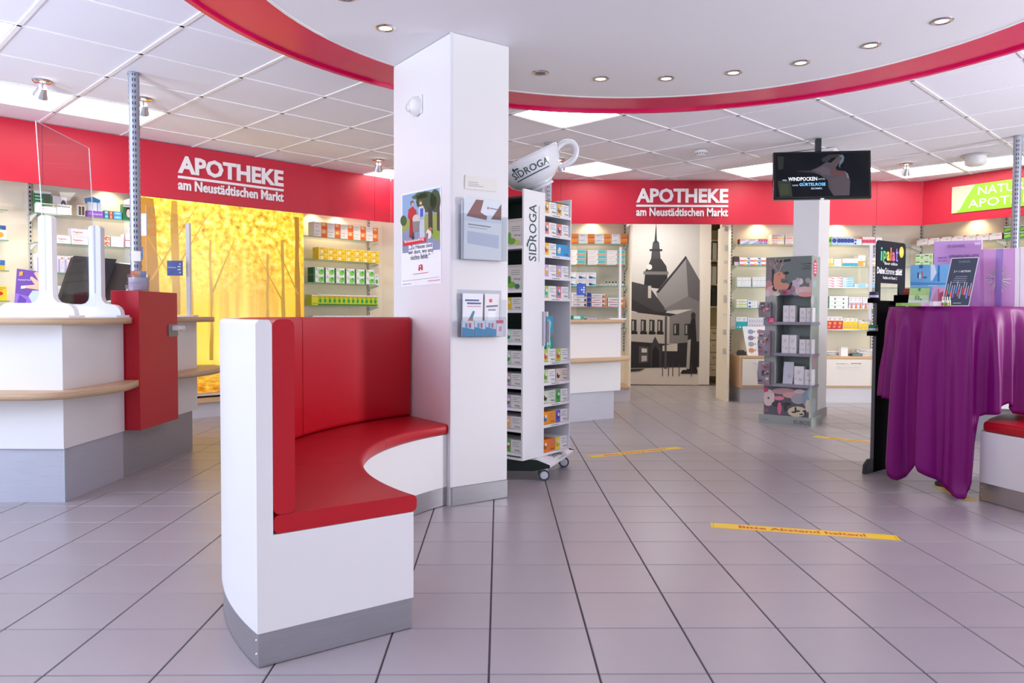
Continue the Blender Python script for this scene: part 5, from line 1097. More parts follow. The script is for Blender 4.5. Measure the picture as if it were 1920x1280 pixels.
# giant cup
cp_ = at(1011, 352, 4.78)
cup = thing('giant_tea_cup', 'oversized white tea cup tilted on top of the tea tower', 'cup', (cp_.x, 4.78, TOP-.034), 0)
AX = Matrix.Translation((0, 0, cp_.z-TOP+.034)) @ Matrix.Rotation(-.47, 4, 'Y') @ Matrix.Rotation(.12, 4, 'X') @ Matrix.Diagonal((1, 1, .84, 1))
prof = [(0, .012), (.05, .0), (.085, -.004), (.09, .0), (.088, .012), (.075, .02), (.12, .045), (.165, .09), (.192, .15), (.205, .215), (.208, .245), (.203, .248), (.198, .243), (.187, .16), (.155, .095), (.1, .05), (0, .035)]
MB().lathe(prof, M('#eceef4', .12, 0, 'porcelain'), 48, AX).build('bowl', cup)
b = MB(); hp_ = spline([(.196, .20), (.25, .222), (.30, .195), (.308, .14), (.27, .085), (.21, .07), (.160, .08)], 5)
b.tube([AX @ Vector((x, 0, z)) for x, z in hp_], [.014]*3+[.017]*(len(hp_)-6)+[.014]*3, M('#eceef4', .12, 0, 'porcelain'), 10); b.build('handle', cup)
b = MB(); b.text('SIDROGA', (0, 0, 0), M('#2c4a52', .4), w=.25, h=.05, bold=.006); nb = len(b.v)
b.add([(.0+.25*k/12, 0, zz) for k in range(13) for zz in (-.022, -.015)], [(2*k, 2*k+2, 2*k+3, 2*k+1) for k in range(12)], M('#2c4a52', .4))
b.disc((.03, 0, .065), .008, .016, M('#2c4a52', .4), 8); b.disc((.05, 0, .063), .014, .007, M('#2c4a52', .4), 8)
for i, (x, y, z) in enumerate(b.v):
    zz = .13+z; r = .1785+(.2-.18)*((zz-.12)/.07) if zz > .12 else .165+(zz-.09)*.45
    r = max(r, .165+(zz-.09)*.45 if zz < .15 else .192+(zz-.15)*.2); a = -PI/2+(x-.15)/.19; b.v[i] = tuple(AX @ Vector(((r+.0025)*math.cos(a), (r+.0025)*math.sin(a), zz)))
b.build('brand_lettering', cup)
MB().cone((0, .0, 0), (-.0, 0, cp_.z-TOP+.045), .05, .035, CHROME, 16).build('pedestal', cup)

# ------------------------------------------------------------------ deer display stand with skincare boxes
EO = Vector((2.331, 7.077)); EU_ = Vector((.766, -.643)).normalized(); ER = math.atan2(EU_.y, EU_.x); EP = Plane(EO, EU_)
eb = thing('skincare_display_stand', 'grey floral cardboard display stand with deer header in front of the grey column', 'display stand', (EO.x, EO.y, 0), ER)
GG = M('#6f7b7b', .45, 0, 'paper'); LG = M('#a3afaa', .45, 0, 'paper'); PLK = M('#8f8f9e', .45, 0, 'laminate')
W = .485; MB().box(0, W, 0, .29, 0, .078, M('#9aa39f', .45, 0, 'paper')).build('base_box', eb)
x0, x1, y0, y1 = .03, .452, .035, .255; ETOP = EP.hit(1436, 478, .035)[1]
zp = [EP.hit(1500, y, .015)[1] for y in (598, 657.5, 716)]; zh = EP.hit(1470, 548, .035)[1]
MB().box(x0, x1, y1-.012, y1, .078, ETOP, LG).build('back_board', eb); MB().box(x1-.006, x1, y0, y1-.012, .078, ETOP, LG).build('side_board', eb); MB().box(x0, x0+.006, y0, y1-.012, .078, ETOP, GG).build('side_board', eb)
MB().box(x0+.006, x1-.006, y0, y1-.012, zh, ETOP, GG).build('header_box', eb); MB().box(x0+.006, x1-.006, y0, y1-.012, .078, zp[2]-.03, M('#5c5a66', .45, 0, 'paper')).build('lower_box', eb)
MB().box(x0+.006, x0+.10, y0, y1-.012, zp[2]-.03, zh, M('#a9b0ae', .45, 0, 'paper')).build('side_column', eb)
for z in zp: MB().box(x0+.085, x1+.012, y0-.03, y1-.012, z-.026, z, PLK).build('shelf_plank', eb)
MB().box(x0-.012, x0+.085, y0-.012, y0, zp[0]-.035, zp[0]+.035, PLK).build('badge_plate', eb)
b = MB(); u_b, z_b = EP.hit(1446, 595, .02); b.disc((u_b, y0-.0135, z_b), .037, .037, M('#e0286a', .4), 18)
for k in range(3): b.box(u_b-.02, u_b+.02, y0-.0142, y0-.0138, z_b-.018+k*.014, z_b-.010+k*.014, M('#f6b8cc'))
b.build('pink_badge', eb)
art = MB(); kk = [0]
def e_(px, py, rx, ry, c): kk[0] += 1; n = 12; q = [EP.hit(px+rx*math.cos(2*PI*i/n), py+ry*math.sin(2*PI*i/n), .035) for i in range(n)]; art.poly([(min(max(u, x0+.001), x1-.001), .0342-.00008*kk[0], z) for u, z in q], M(c, .5))
def ep(pts, c): kk[0] += 1; art.poly([(min(max(u, x0+.001), x1-.001), .0342-.00008*kk[0], z) for u, z in [EP.hit(px, py, .035) for px, py in pts]], M(c, .5))
for px, py, rx, ry, c in ((1441, 500, 6, 22, '#8a7f86'), (1440, 532, 8, 12, '#c98a92'), (1447, 540, 12, 9, '#e3b4b6'), (1438, 545, 6, 6, '#d8cdd6'), (1490, 528, 9, 9, '#cfc3d2'), (1482, 535, 8, 6, '#b87f98'), (1500, 522, 5, 6, '#e2d8de'), (1495, 519, 4, 4, '#cbb8c8'), (1526, 505, 4.5, 11, '#cdbfca'), (1522, 530, 6, 12, '#dcb9bd'), (1526, 527, 3, 8, '#7a3c4c'), (1514, 520, 5, 5, '#b7acae'), (1478, 541, 12, 5, '#a87a94'), (1470, 543, 5, 4, '#b01f5c'), (1491, 545, 7, 4, '#9aa0b4'), (1508, 541, 18, 10, '#e8c6c2'), (1510, 546, 15, 5, '#eaa8a6'), (1455, 546, 7, 4, '#d9d3c4'), (1452, 536, 5, 5, '#2a3a34')): e_(px, py, rx, ry, c)
ep([(1446, 500), (1450, 500), (1453, 528), (1447, 530)], '#16322c'); ep([(1452, 484), (1481, 480), (1481, 484), (1453, 488)], '#14302a')
ep([(1450, 509), (1457, 504), (1465, 505), (1473, 513), (1471, 517), (1464, 517), (1463, 524), (1475, 525), (1480, 530), (1476, 536), (1462, 538), (1452, 537), (1449, 525)], '#d9977e'); ep([(1466, 507), (1474, 503), (1479, 506), (1474, 510)], '#16322c'); ep([(1478, 532), (1483, 522), (1485, 525), (1482, 536), (1474, 539)], '#16322c'); ep([(1464, 521), (1475, 518), (1477, 524), (1468, 526)], '#5f6a68')
e_(1459.5, 509, 1.1, 1.1, '#2a1c18'); e_(1471.5, 514, 1.4, 1.2, '#a01a2c')
for pts in (((1456, 504), (1450, 494), (1446, 484)), ((1450, 494), (1458, 486), (1460, 481)), ((1452, 498), (1444, 492), (1441, 486)), ((1459, 504), (1463, 494), (1470, 488)), ((1462, 496), (1466, 486), (1466, 480)), ((1455, 490), (1452, 482), (1453, 479))):
    for a, c in zip(pts, pts[1:]): ep([a, (a[0]+1.6, a[1]), (c[0]+1.2, c[1]), c], '#d79f96')
art.build('header_print', eb)
art = MB(); kk[0] = 0
for px, py, rx, ry, c in ((1442, 740, 12, 16, '#d9c7c4'), (1442, 741, 2, 2, '#4a4448'), (1438, 764, 5, 4, '#8a5a6a'), (1470, 728, 22, 6, '#c69a9e'), (1488, 735, 20, 6, '#d8a8a4'), (1498, 742, 14, 10, '#a7a6ac'), (1496, 766, 18, 10, '#d8cbb2'), (1476, 752, 9, 3, '#2f332c'), (1474, 758, 3, 8, '#3a3e34'), (1493, 762, 2, 5, '#3a3a30'), (1497, 765, 5, 1.6, '#3a3a30'), (1490, 767, 5, 1.6, '#3a3a30'), (1504, 771, 4, 1.5, '#4a4438'), (1511, 765, 5, 2, '#39372f'), (1511, 769, 1.6, 5, '#39372f'), (1512, 740, 7, 16, '#8ba2b2'), (1519, 730, 4, 12, '#a9b6c0'), (1516, 755, 5, 12, '#d6cdb8'), (1460, 752, 12, 6, '#46434e'), (1462, 741, 10, 4, '#e38a9c'), (1463, 760, 4, 12, '#dd6f90'), (1436, 725, 6, 5, '#cf3a74'), (1500, 728, 10, 4, '#d9c4c6')): e_(px, py, rx, ry, c)
art.build('lower_print', eb)
b = MB(); DT = M('#3a4246', .5)
for k, s in enumerate(('PURE WINDOW', 'FÜR IHRE', 'WINTERHAUT')):
    if k == 0: s = 'PURE WÄRME'
    u, z = EP.hit(1511, 489.5+k*4.6, .035); b.text(s, (u, .031, z), DT, w=.085 if k != 1 else .055, anchor='c', bold=.01)
u, z = EP.hit(1505, 542, .035); b.text('EUBOS', (u-.01, .031, z), M('#f2eef0', .5), w=.12, anchor='c'); b.text('EUBOS', (.40, -.0012, .016), M('#4a4f52', .5), w=.145, anchor='c')
b.box(.035, .09, -.0012, -.0008, .03, .034, M('#6a7072')); b.build('brand_lettering', eb)
b = MB(); b.disc((x1+.001, .12, ETOP-.11), .05, .08, M('#e0386c', .5), 16, R=(0, 1, 0))
for k in range(4): b.box(x1+.0015, x1+.002, .09, .15, ETOP-.155+k*.026, ETOP-.14+k*.026, M('#f2d0da'))
for cy, cz, ry, rz_, c in ((.10, ETOP-.25, .05, .03, '#a9bcc4'), (.06, ETOP-.4, .04, .05, '#c7c1c6'), (.16, ETOP-.45, .05, .09, '#93a4a6'), (.14, .6, .06, .08, '#c0a4ae'), (.1, .35, .05, .1, '#9fb2b0'), (.15, .18, .06, .07, '#b9c4cc')): b.disc((x1+.0008, cy, cz), ry, rz_, M(c, .5), 14, R=(0, 1, 0))
b.build('side_print', eb)
ew = lambda x, y, z: Vector((EO.x+EU_.x*x-EU_.y*y, EO.y+EU_.y*x+EU_.x*y, z))
def ubox(sh_, px0, px1, pyt, n, name0, pouch=False):
    z = zp[sh_]; a = EP.hit(px0, pyt, .04); c = EP.hit(px1, pyt, .04); w_ = (c[0]-a[0])/n; hh = a[1]-z
    for k in range(n):
        U = D('ub', '#f1f0f4', ('r', .02, .0, .06, 1, '#dcdae4'), ('l', .3, .62, .7, .72, 2, '#c3bcc8'), ('t', 'U', .55, .22, .22, '#6a6a78'), ('r', .1, .3, .3, .34, '#d8b8c4'))
        o = inst(carton_mesh('skincare_box', U, w_-.003, hh, .075), 'skincare_box', None, ew(a[0]+w_*(k+.5), .045+.0375, z+.0006), ER)
        tag(o, f'white skincare box, {ORD[name0+k]} from left on the {TIER[sh_] if sh_ < 2 else "lowest"} shelf of the deer display', 'box', 'white skincare boxes on the deer display')
ubox(0, 1467, 1490, 567.5, 2, 0); ubox(0, 1498, 1523, 571.5, 2, 2); ubox(1, 1465, 1493, 622.5, 2, 0); ubox(1, 1498, 1523, 630.5, 2, 2); ubox(2, 1489, 1508, 681, 1, 1); ubox(2, 1508.5, 1524, 687, 1, 2)
u, z = EP.hit(1464, 713, .04); b = MB(); b.prism([(-.045, -.025, 0), (.045, -.025, 0), (.05, 0, .10), (.04, .02, .2), (-.05, .02, .2), (-.05, 0, .1)], (0, .012, 0), M('#c3c3d0', .3, .2, 'paper')); b.text('U', (.005, -.03, .06), M('#6a6a78'), w=.022)
tag(b.build('refill_pouch', None, ew(u+.06, .08, zp[2]+.001), ER), 'silvery white refill pouch, leftmost on the lowest shelf of the deer display', 'pouch')
for g, (py0, py1) in enumerate(((561, 590), (614, 662), (672, 716))):
    for k in range(3):
        u, z = EP.hit(1446, py0, .0); zb = EP.hit(1446, py1, .0)[1]; hh = z-zb; b = MB()
        b.prism([(-.055, 0, 0), (.055, 0, 0), (.06, -.006, hh*.5), (.052, .004, hh), (-.052, .004, hh), (-.06, -.006, hh*.5)], (0, .006, 0), M(('#8d7f8c', '#7a6e7a', '#93858f')[k], .35, 0, 'paper'))
        if k == 0:
            rq = random.Random(g); cols = ('#5a4a58', '#c9a6a4', '#b44a62', '#4a5a60', '#d8c8c4', '#3a3236', '#9a6a78')
            for q in range(16): b.disc((rq.uniform(-.04, .04), -.0075-.0002*q, rq.uniform(.15, .9)*hh), rq.uniform(.006, .02), rq.uniform(.006, .016), M(cols[q % 7], .35), 8)
        b.box(-.004, .004, .004, .03+.018*k, hh*.98, hh*1.0, CHROME)
        tag(b.build('sachet', None, ew(.055, -.012+.0175*k-.03, zb), ER), f'hanging floral sachet, {["front", "middle", "rear"][k]} one of the {["upper", "middle", "lower"][g]} bundle on the deer display', 'sachet', 'floral sachets on the deer display')

# ------------------------------------------------------------------ hanging screen
tvp = at(1538, 322, 6.5); t = thing('hanging_screen', 'black flat screen hanging from the ceiling in front of the grey column', 'television', (tvp.x, 6.5, 0), -.13)
H_, W_ = .415, .80; zc = tvp.z; rt = Matrix.Rotation(math.radians(-6), 4, 'X')
b = MB(); b.box(-W_/2, W_/2, 0, .045, -H_/2, H_/2, GLOSSBLK); b.v = [tuple((rt @ Vector(v))+Vector((0, 0, zc))) for v in b.v]; b.build('bezel', t, bevel=.005)
def tvm(mb): mb.v = [tuple((rt @ Vector(v))+Vector((0, 0, zc))) for v in mb.v]; return mb
scr_m = bpy.data.materials.new('screen_image'); scr_m.use_nodes = True; nt = scr_m.node_tree; B_ = nt.nodes['Principled BSDF']; B_.inputs['Base Color'].default_value = (.004, .004, .006, 1); B_.inputs['Roughness'].default_value = .12; B_.inputs['Specular IOR Level'].default_value = .15
nz = nt.nodes.new('ShaderNodeTexNoise'); nz.inputs['Scale'].default_value = 5; rp = nt.nodes.new('ShaderNodeValToRGB'); tcn = nt.nodes.new('ShaderNodeTexCoord'); nt.links.new(tcn.outputs['Object'], nz.inputs['Vector'])
rp.color_ramp.elements[0].color = (.002, .003, .006, 1); rp.color_ramp.elements[1].color = (.012, .014, .012, 1); rp.color_ramp.elements[0].position = .45
nt.links.new(nz.outputs[0], rp.inputs[0]); nt.links.new(rp.outputs[0], B_.inputs['Emission Color']); B_.inputs['Emission Strength'].default_value = .8
w2, h2 = W_/2-.018, H_/2-.018
tvm(MB().box(-w2, w2, -.0012, .0, -h2, h2, scr_m)).build('screen', t)
def sm(hexc, s=.8): return glow(hexc, s, 'screen_pixels') if ('s', hexc, s) not in _M else _M[('s', hexc, s)]
b = MB(); tk = [0]
def tp(pts, c, s=.8):
    tk[0] += 1; m = _M.setdefault(('s', c, s), None) or glow(c, s, 'screen_pixels'); _M[('s', c, s)] = m; m.node_tree.nodes['Principled BSDF'].inputs['Base Color'].default_value = (0, 0, 0, 1)
    b.poly([((x-.5)*2*w2, -.0016-.0001*tk[0], (.5-y)*2*h2) for x, y in pts], m)
tp([(.02, .62), (.16, .6), (.18, .98), (.04, .99)], '#1c2410'); tp([(.04, .68), (.14, .7), (.15, .93), (.05, .95)], '#2f3a14'); tp([(.02, .05), (.09, .06), (.08, .35), (.03, .36)], '#0e160e')
tp([(.38, .39), (.44, .34), (.5, .27), (.55, .2), (.62, .24), (.66, .4), (.74, .42), (.78, .5), (.8, .66), (.79, .98), (.62, .98), (.57, .8), (.56, .62), (.48, .5), (.42, .45)], '#453b46')
tp([(.22, .40), (.38, .39), (.42, .45), (.3, .43)], '#1f1a20'); tp([(.42, .38), (.52, .3), (.58, .36), (.6, .52), (.52, .5)], '#574a54'); tp([(.58, .62), (.72, .5), (.78, .56), (.79, .96), (.64, .97), (.6, .8)], '#4d4049'); tp([(.6, .38), (.66, .43), (.74, .46), (.75, .52), (.66, .5), (.6, .46)], '#6a2f30'); tp([(.74, .42), (.775, .48), (.79, .6), (.77, .58), (.755, .48)], '#7a7684')
tp([(.58, .26), (.66, .1), (.7, .08), (.7, .2), (.66, .3), (.64, .36), (.6, .34)], '#4d3c42'); tp([(.5, .12), (.58, .04), (.7, .03), (.68, .09), (.6, .12), (.56, .2), (.5, .2)], '#1b1a20'); tp([(.68, .06), (.72, .04), (.74, .1), (.73, .2), (.69, .3), (.7, .34), (.68, .32), (.69, .2), (.71, .12)], '#5a6a80')
tvm(b).build('screen_picture', t); b = MB()
tw_ = glow('#dce6f4', .9, 'screen_text_white'); tb_ = glow('#6ab4ec', .9, 'screen_text_blue'); tg_ = glow('#9aa6b4', .7, 'screen_text_grey')
for s, x, y, w_, h_, m in (('WER', .07, .63, .05, .035, tg_), ('WINDPOCKEN', .135, .63, .31, .085, tw_), ('HATTE,', .455, .62, .075, .04, tg_), ('KANN', .18, .75, .06, .035, tg_), ('GÜRTELROSE', .255, .75, .28, .085, tb_), ('BEKOMMEN.', .38, .83, .12, .04, tg_)):
    b.text(s, ((x-.5)*2*w2, -.006, (.5-y)*2*h2), m, w=w_*2*w2, h=h_*2*h2, bold=.012)
tvm(b).build('screen_text', t)
tvm(MB().box(-.014, .014, -.004, .01, -H_/2-.008, -H_/2+.006, M('#e8e8ec', .3, 0, 'plastic'))).build('status_light', t)
MB().box(-.022, .022, .12, .165, zc+.05, CEIL-.002, M('#23252b', .4, .3, 'paint')).build('ceiling_pole', t); MB().box(-.08, .08, .04, .13, zc-.1, zc+.1, DGREY).build('mount_bracket', t)

# ------------------------------------------------------------------ black voting stand with header card
IO = Vector((2.325, 4.812)); ID = Vector((.788, .616)); IR = math.atan2(ID.y, ID.x); IP = Plane(IO, ID)
st = thing('voting_stand', 'black cardboard stand with rounded header card beside the purple draped table', 'display stand', (IO.x, IO.y, 0), IR)
BK = M('#060609', .85, 0, 'paper', spec=.05); HD = M('#272830', .8, 0, 'paper', spec=.1)
iz = lambda px, py: IP.hit(px, py)
IW = iz(1699, 500)[0]; zt = iz(1645, 442)[1]; zc0, zw0, zw1 = iz(1645, 556)[1], iz(1653, 545)[1], iz(1653, 523)[1]
MB().box(0, IW, .0, .022, 0, zc0, BK).build('column', st, bevel=.003)
MB().box(-.0015, -.0002, .0, .022, 0, zc0, M('#55555c', .4, 0, 'paper')).build('side_edge', st)
b = MB(); ua, ub = iz(1653, 530)[0], iz(1686, 530)[0]
rc = [(IW-.03*(1-math.sin(a)), zt-.03*(1-math.cos(a))) for a in (PI/2, PI/3, PI/6, 0)]+[(.03*(1-math.sin(a)), zt-.03*(1-math.cos(a))) for a in (0, PI/6, PI/3, PI/2)]
b.prism([(x, .01, z) for x, z in [(0, zw1), (IW, zw1)]+rc], (0, .005, 0), HD); b.build('header_card', st)
b = MB(); b.box(0, ua, .01, .015, zc0-.02, zw1, HD); b.box(ub, IW, .01, .015, zc0-.02, zw1, HD); b.build('header_leg', st)
b = MB(); fy = .0092
for s, px0, px1, py0, py1, c in (('ı', 1652, 1655.5, 481, 456, '#3ec8a8'), ('p', 1657, 1663, 484.5, 462.5, '#5cc45a'), ('a', 1663.6, 1669.4, 481.2, 463.5, '#f0c83a'), ('l', 1670.5, 1672.4, 481.4, 456.5, '#f08a3a'), ('a', 1673.6, 1679.2, 481.8, 464.5, '#e2608a'), ('f', 1680.6, 1684.6, 482.2, 458.5, '#9a80d8')):
    u0, z0 = iz(px0, py0); u1, _ = iz(px1, py0); z1 = iz(px0, py1)[1]
    if s == 'ı': b.box(u0+.003, u1-.003, fy-.0005, fy, z0, z0+(z1-z0)*.72, M(c, .4)); b.box(u0+.003, u1-.003, fy-.0005, fy, z0+(z1-z0)*.85, z1, M(c, .4))
    elif s == 'f': b.box(u0+.006, u0+.016, fy-.0005, fy, z0, z1, M(c, .4)); b.box(u0, u1, fy-.0006, fy, z0+(z1-z0)*.62, z0+(z1-z0)*.76, M(c, .4)); b.box(u0+.006, u1, fy-.0006, fy, z0, z0+(z1-z0)*.12, M(c, .4))
    else: b.text(s, (u0, fy, z0), M(c, .4), w=u1-u0, h=z1-z0, bold=.03)
WT = M('#f2f2f4', .4)
def it(s, px0, px1, py0, py1, bold=.01):
    u0, z0 = iz(px0, py0); u1 = iz(px1, py0)[0]; b.text(s, (u0, fy, z0), WT, w=u1-u0, h=iz(px0, py1)[1]-z0, bold=bold)
it('flavor edition', 1659.5, 1684, 488.5, 482.8); it('Deine', 1645.8, 1660, 505.5, 492.5, .03); it('Stimme', 1661, 1678.5, 506.5, 494.5, .0); it('zählt!', 1680, 1692.5, 508, 495.8, .03); it('Pastillen mit Vitamin C', 1657, 1683.5, 515.5, 510)
uc, zc_ = iz(1691.2, 465); b.disc((uc, fy-.0004, zc_), .032, .037, M('#f4c832', .4), 18)
for k in range(2): b.box(uc-.02, uc+.02, fy-.0009, fy-.0005, zc_-.008+.014*k, zc_-.002+.014*k, M('#f8e49a'))
b.build('header_lettering', st)
def bracket(z, side, jar, label):
    x0, x1 = (-.085, -.0016) if side < 0 else (IW*.55, IW+.01); yy = (-.02, .02) if side < 0 else (-.10, 0)
    MB().box(x0, x1, yy[0], yy[1], z-.028 if side < 0 else z-.065, z, BK).build('side_tray', st, bevel=.003)
    c = IO+ID*((x0+x1)/2)+Vector((-ID.y, ID.x))*((yy[0]+yy[1])/2)
    o = MB().lathe([(0, 0), (.026, 0), (.028, .004), (.028, .028), (.026, .03), (.026, .042), (0, .042)], M(jar, .3, 0, 'plastic'), 18); o.lathe([(.0283, .006), (.0283, .02)], M('#d8dae6' if side < 0 else '#8a2a22', .4, 0, 'paper'), 18)
    tag(o.build('pastille_tin', None, (c.x, c.y, z+.0004)), label, 'tin')
bracket(iz(1640, 552.5)[1], -1, '#23264a', 'navy tin on the upper left tray of the black voting stand')
bracket(iz(1640, 614)[1], -1, '#1f7a52', 'green tin on the lower left tray of the black voting stand')
bracket(iz(1690, 546)[1], 1, '#b0382a', 'red topped tin on the right tray of the black voting stand')
MB().prism([(-.105, .0, .0), (-.002, .0, .0), (-.002, .0, .09), (-.05, .0, .09), (-.095, .0, .06)], (0, .022, 0), M('#23242c', .4, 0, 'plastic')).build('stabiliser_foot', st, bevel=.004)

# ------------------------------------------------------------------ bistro table and its purple cloth
TB = Vector((2.62, 4.45)); TZ = 1.05
t = thing('bistro_table', 'round bistro table hidden under a purple satin cloth', 'table', (TB.x, TB.y, 0))
MB().cone((0, 0, TZ-.025), (0, 0, TZ), .35, .35, M('#cfcfd4', .4, 0, 'laminate'), 40).build('table_top', t); MB().cone((0, 0, .03), (0, 0, TZ-.025), .035, .035, CHROME, 16).build('column', t)
MB().lathe([(0, .0), (.09, 0), (.09, .012), (.05, .035), (0, .035)], DGREY, 32).build('base_plate', t)
hem_t = [(-180, .46), (-135, .50), (-108, .53), (-93, .50), (-88, .42), (-80, .14), (-75, .045), (-68, .10), (-62, .15), (-57, .19), (-54, .13), (-44, .09), (-34, .045), (-27, .012), (-22, .012), (-18, .10), (-14.5, .30), (-11, .455), (-4, .47), (4, .50), (12, .53), (22, .47), (40, .46), (90, .48), (130, .5), (180, .46)]
def hem(d):
    for (a, z0), (c, z1) in zip(hem_t, hem_t[1:]):
        if a <= d <= c: return z0+(z1-z0)*(d-a)/(c-a)
    return .46
b = MB(); NA, NR = 300, 30; vs = []; fs = []
for i in range(NA):
    dg = -180+360*i/NA; ph = math.radians(dg); hz = hem(dg)
    fold = .55*math.sin(13*ph+.9)+.5*(.9-2*abs(math.sin(9.5*ph+.4+.6*math.sin(2*ph)))**.75)+.22*math.sin(23*ph+2.1+math.sin(3*ph))
    for j in range(NR+1):
        s = j/NR; z = TZ+.006-(TZ+.004-hz)*s; drop = max(0., TZ-z)
        rd = .356+.012*min(1, drop*12)+.035*min(1, drop/1.0)+.066*fold*min(1, (drop*2.6)**.8)*(.75+.35*drop)
        rd = max(rd, .352)
        if hz < .03 and s > .93: rd += (s-.93)*.5
        off = .015*math.sin(5*drop+3*ph)*min(1, drop*1.2)
        a = ph+off*.5
        vs.append((rd*math.sin(a), -rd*math.cos(a), z))
fs = [(i*(NR+1)+j, i*(NR+1)+j+1, ((i+1) % NA)*(NR+1)+j+1, ((i+1) % NA)*(NR+1)+j) for i in range(NA) for j in range(NR)]
SAT = M('#7e036c', .46, 0, 'satin', spec=.32)
b.add(vs, fs, SAT, True); k = len(b.v); b.v.append((0, 0, TZ+.006))
for i in range(NA): b.f.append((k, i*(NR+1), ((i+1) % NA)*(NR+1))); b.mi.append(0); b.sm.append(True)
o = b.build('satin_tablecloth', None, (TB.x, TB.y, 0)); sol = o.modifiers.new('thick', 'SOLIDIFY'); sol.thickness = .0025; sol.offset = 1
tag(o, 'purple satin cloth draped over the round bistro table, one corner touching the floor', 'tablecloth')
TT = TZ+.0095
def quad_thing(name, label, cat, px, Yd, th, m, art=None):              # upright board from four photo corners at real depths
    P4 = [at(x, y, d) for (x, y), d in zip(px, Yd)]
    bl, br, tr, tl_ = P4
    bl.z = br.z = TT; tl_ = bl+(tr-br)
    n = (br-bl).cross(tl_-bl).normalized()
    if n.y > 0: n = -n
    o = bl.copy(); t = thing(name, label, cat, o); b = MB(); b.prism([p-o for p in (bl, br, tr, tl_)], -n*th, m); b.build('board', t)
    R, U = (br-bl), (tl_-bl); return t, R, U, n
def aon(b, R, U, n, pts, c, k): b.poly([R*u+U*v+n*(.0006+.00012*k) for u, v in pts], M(c, .4)); return b
t, R, U, n = quad_thing('gift_set_board', 'tall lilac cardboard board behind the framed sign on the draped table', 'display board', ((1750, 562), (1838, 562), (1838, 441), (1750, 450)), (4.66, 4.56, 4.56, 4.66), .02, M('#c79ad2', .45, 0, 'paper'))
b = MB(); tm_ = M('#8a6aa8', .5); td = M('#5a3a78', .5)
def btext(s, u, v, w_, h_, m, bold=.006): b.text(s, R*u+U*v+n*.002, m, w=R.length*w_, h=U.length*h_, R=R.normalized(), U=U.normalized(), bold=bold)
btext('DR.GRANDEL', .28, .90, .38, .045, tm_); btext('LIMITED', .08, .735, .19, .028, tm_); btext('EDITION', .08, .69, .19, .028, tm_); btext('KENNENLERN-SETS', .33, .74, .62, .05, td)
aon(b, R, U, n, [(.86, .93), (.98, .93), (.98, .97), (.86, .97)], '#e6d6ee', 1); b.build('board_print', t)
MB().prism([R*1.0+n*.001, R*1.03+n*.001, R*1.03+U+n*.001, R+U+n*.001], -n*.022, M('#f4eef6', .5, 0, 'paper')).build('white_edge', t)
t, R, U, n = quad_thing('framed_offer_sign', 'slate grey leaning sign with row of small bottles in a clear frame', 'sign', ((1764, 563), (1816, 563), (1834, 473), (1783, 478)), (4.19, 4.12, 4.20, 4.27), .004, M('#dfe4ea', .2, 0, 'plastic'))
b = MB(); aon(b, R, U, n, [(.025, .015), (.975, .015), (.975, .985), (.025, .985)], '#3c4656', 1); b.build('slate_print', t); b = MB(); wt = M('#eef0f4', .4)
btext('DR.GRANDEL', .3, .89, .42, .045, M('#8a94a2', .4)); btext('2 + 1 AKTION', .2, .69, .6, .042, wt, .012)
for k in range(4): aon(b, R, U, n, [(.3-.03*k, .60-.04*k), (.72, .60-.04*k), (.72, .612-.04*k), (.3-.03*k, .612-.04*k)], '#8f99a8', 3)
cols = ('#d8606a', '#4a9ab8', '#e87a5a', '#8a70c0', '#4a8ad0', '#d84a5a', '#6ab0a0', '#c04a5a', '#e08a9a', '#7a8ad0')
for k in range(11):
    x = .06+.083*k; dz = .05*math.sin(k*1.9)
    aon(b, R, U, n, [(x, .2+dz), (x+.06, .2+dz), (x+.06, .34+dz), (x, .34+dz)], cols[k % 10], 4); aon(b, R, U, n, [(x+.02, .34+dz), (x+.045, .34+dz), (x+.045, .46+dz), (x+.02, .46+dz)], '#c8d0dc', 4)
aon(b, R, U, n, [(.4, .05), (.7, .05), (.7, .07), (.4, .07)], '#9aa4b2', 3); b.build('sign_print', t)
t, R, U, n = quad_thing('lilac_gift_box', 'large lilac gift box with starburst print and violet ribbon at the right picture edge', 'gift box', ((1836, 564), (1901, 564), (1901, 455), (1836, 466)), (4.33, 4.20, 4.20, 4.33), .05, M('#cf93cc', .4, 0, 'paper'))
b = MB(); aon(b, R, U, n, [(.0, .0), (.13, .0), (.10, 1), (.0, 1)], '#b878b8', 1); cx_, cy_ = .52, .47
rr_ = random.Random(5); sc = ('#e9dff0', '#9a9a5c', '#c9c7d8', '#5a8aa8', '#d8b4d8', '#a8a070')
for k in range(44):
    a = 2*PI*k/44+rr_.uniform(-.05, .05); r0, r1 = rr_.uniform(.06, .14), rr_.uniform(.22, .34); w_ = rr_.uniform(.004, .012); ca, sa = math.cos(a), math.sin(a)
    aon(b, R, U, n, [(cx_+1.25*(r0*ca-w_*sa), cy_+.78*(r0*sa+w_*ca)), (cx_+1.25*(r0*ca+w_*sa), cy_+.78*(r0*sa-w_*ca)), (cx_+1.25*(r1*ca+w_*sa*.4), cy_+.78*(r1*sa-w_*ca*.4)), (cx_+1.25*(r1*ca-w_*sa*.4), cy_+.78*(r1*sa+w_*ca*.4))], sc[k % 6], 2)
b.build('starburst_print', t); b = MB(); b.prism([R*u+U*v+n*.0016 for u, v in ((.46, 0), (.63, 0), (.66, 1), (.50, 1))], n*.002, M('#9672c4', .35, 0, 'satin')); b.build('ribbon', t)
b = MB(); q0 = R.normalized(); b.prism([R+q0*.001, R+q0*.024, R+q0*.024+U, R+q0*.001+U], -n*.06, M('#f3e9ef', .5, 0, 'paper')); b.build('white_side', t)
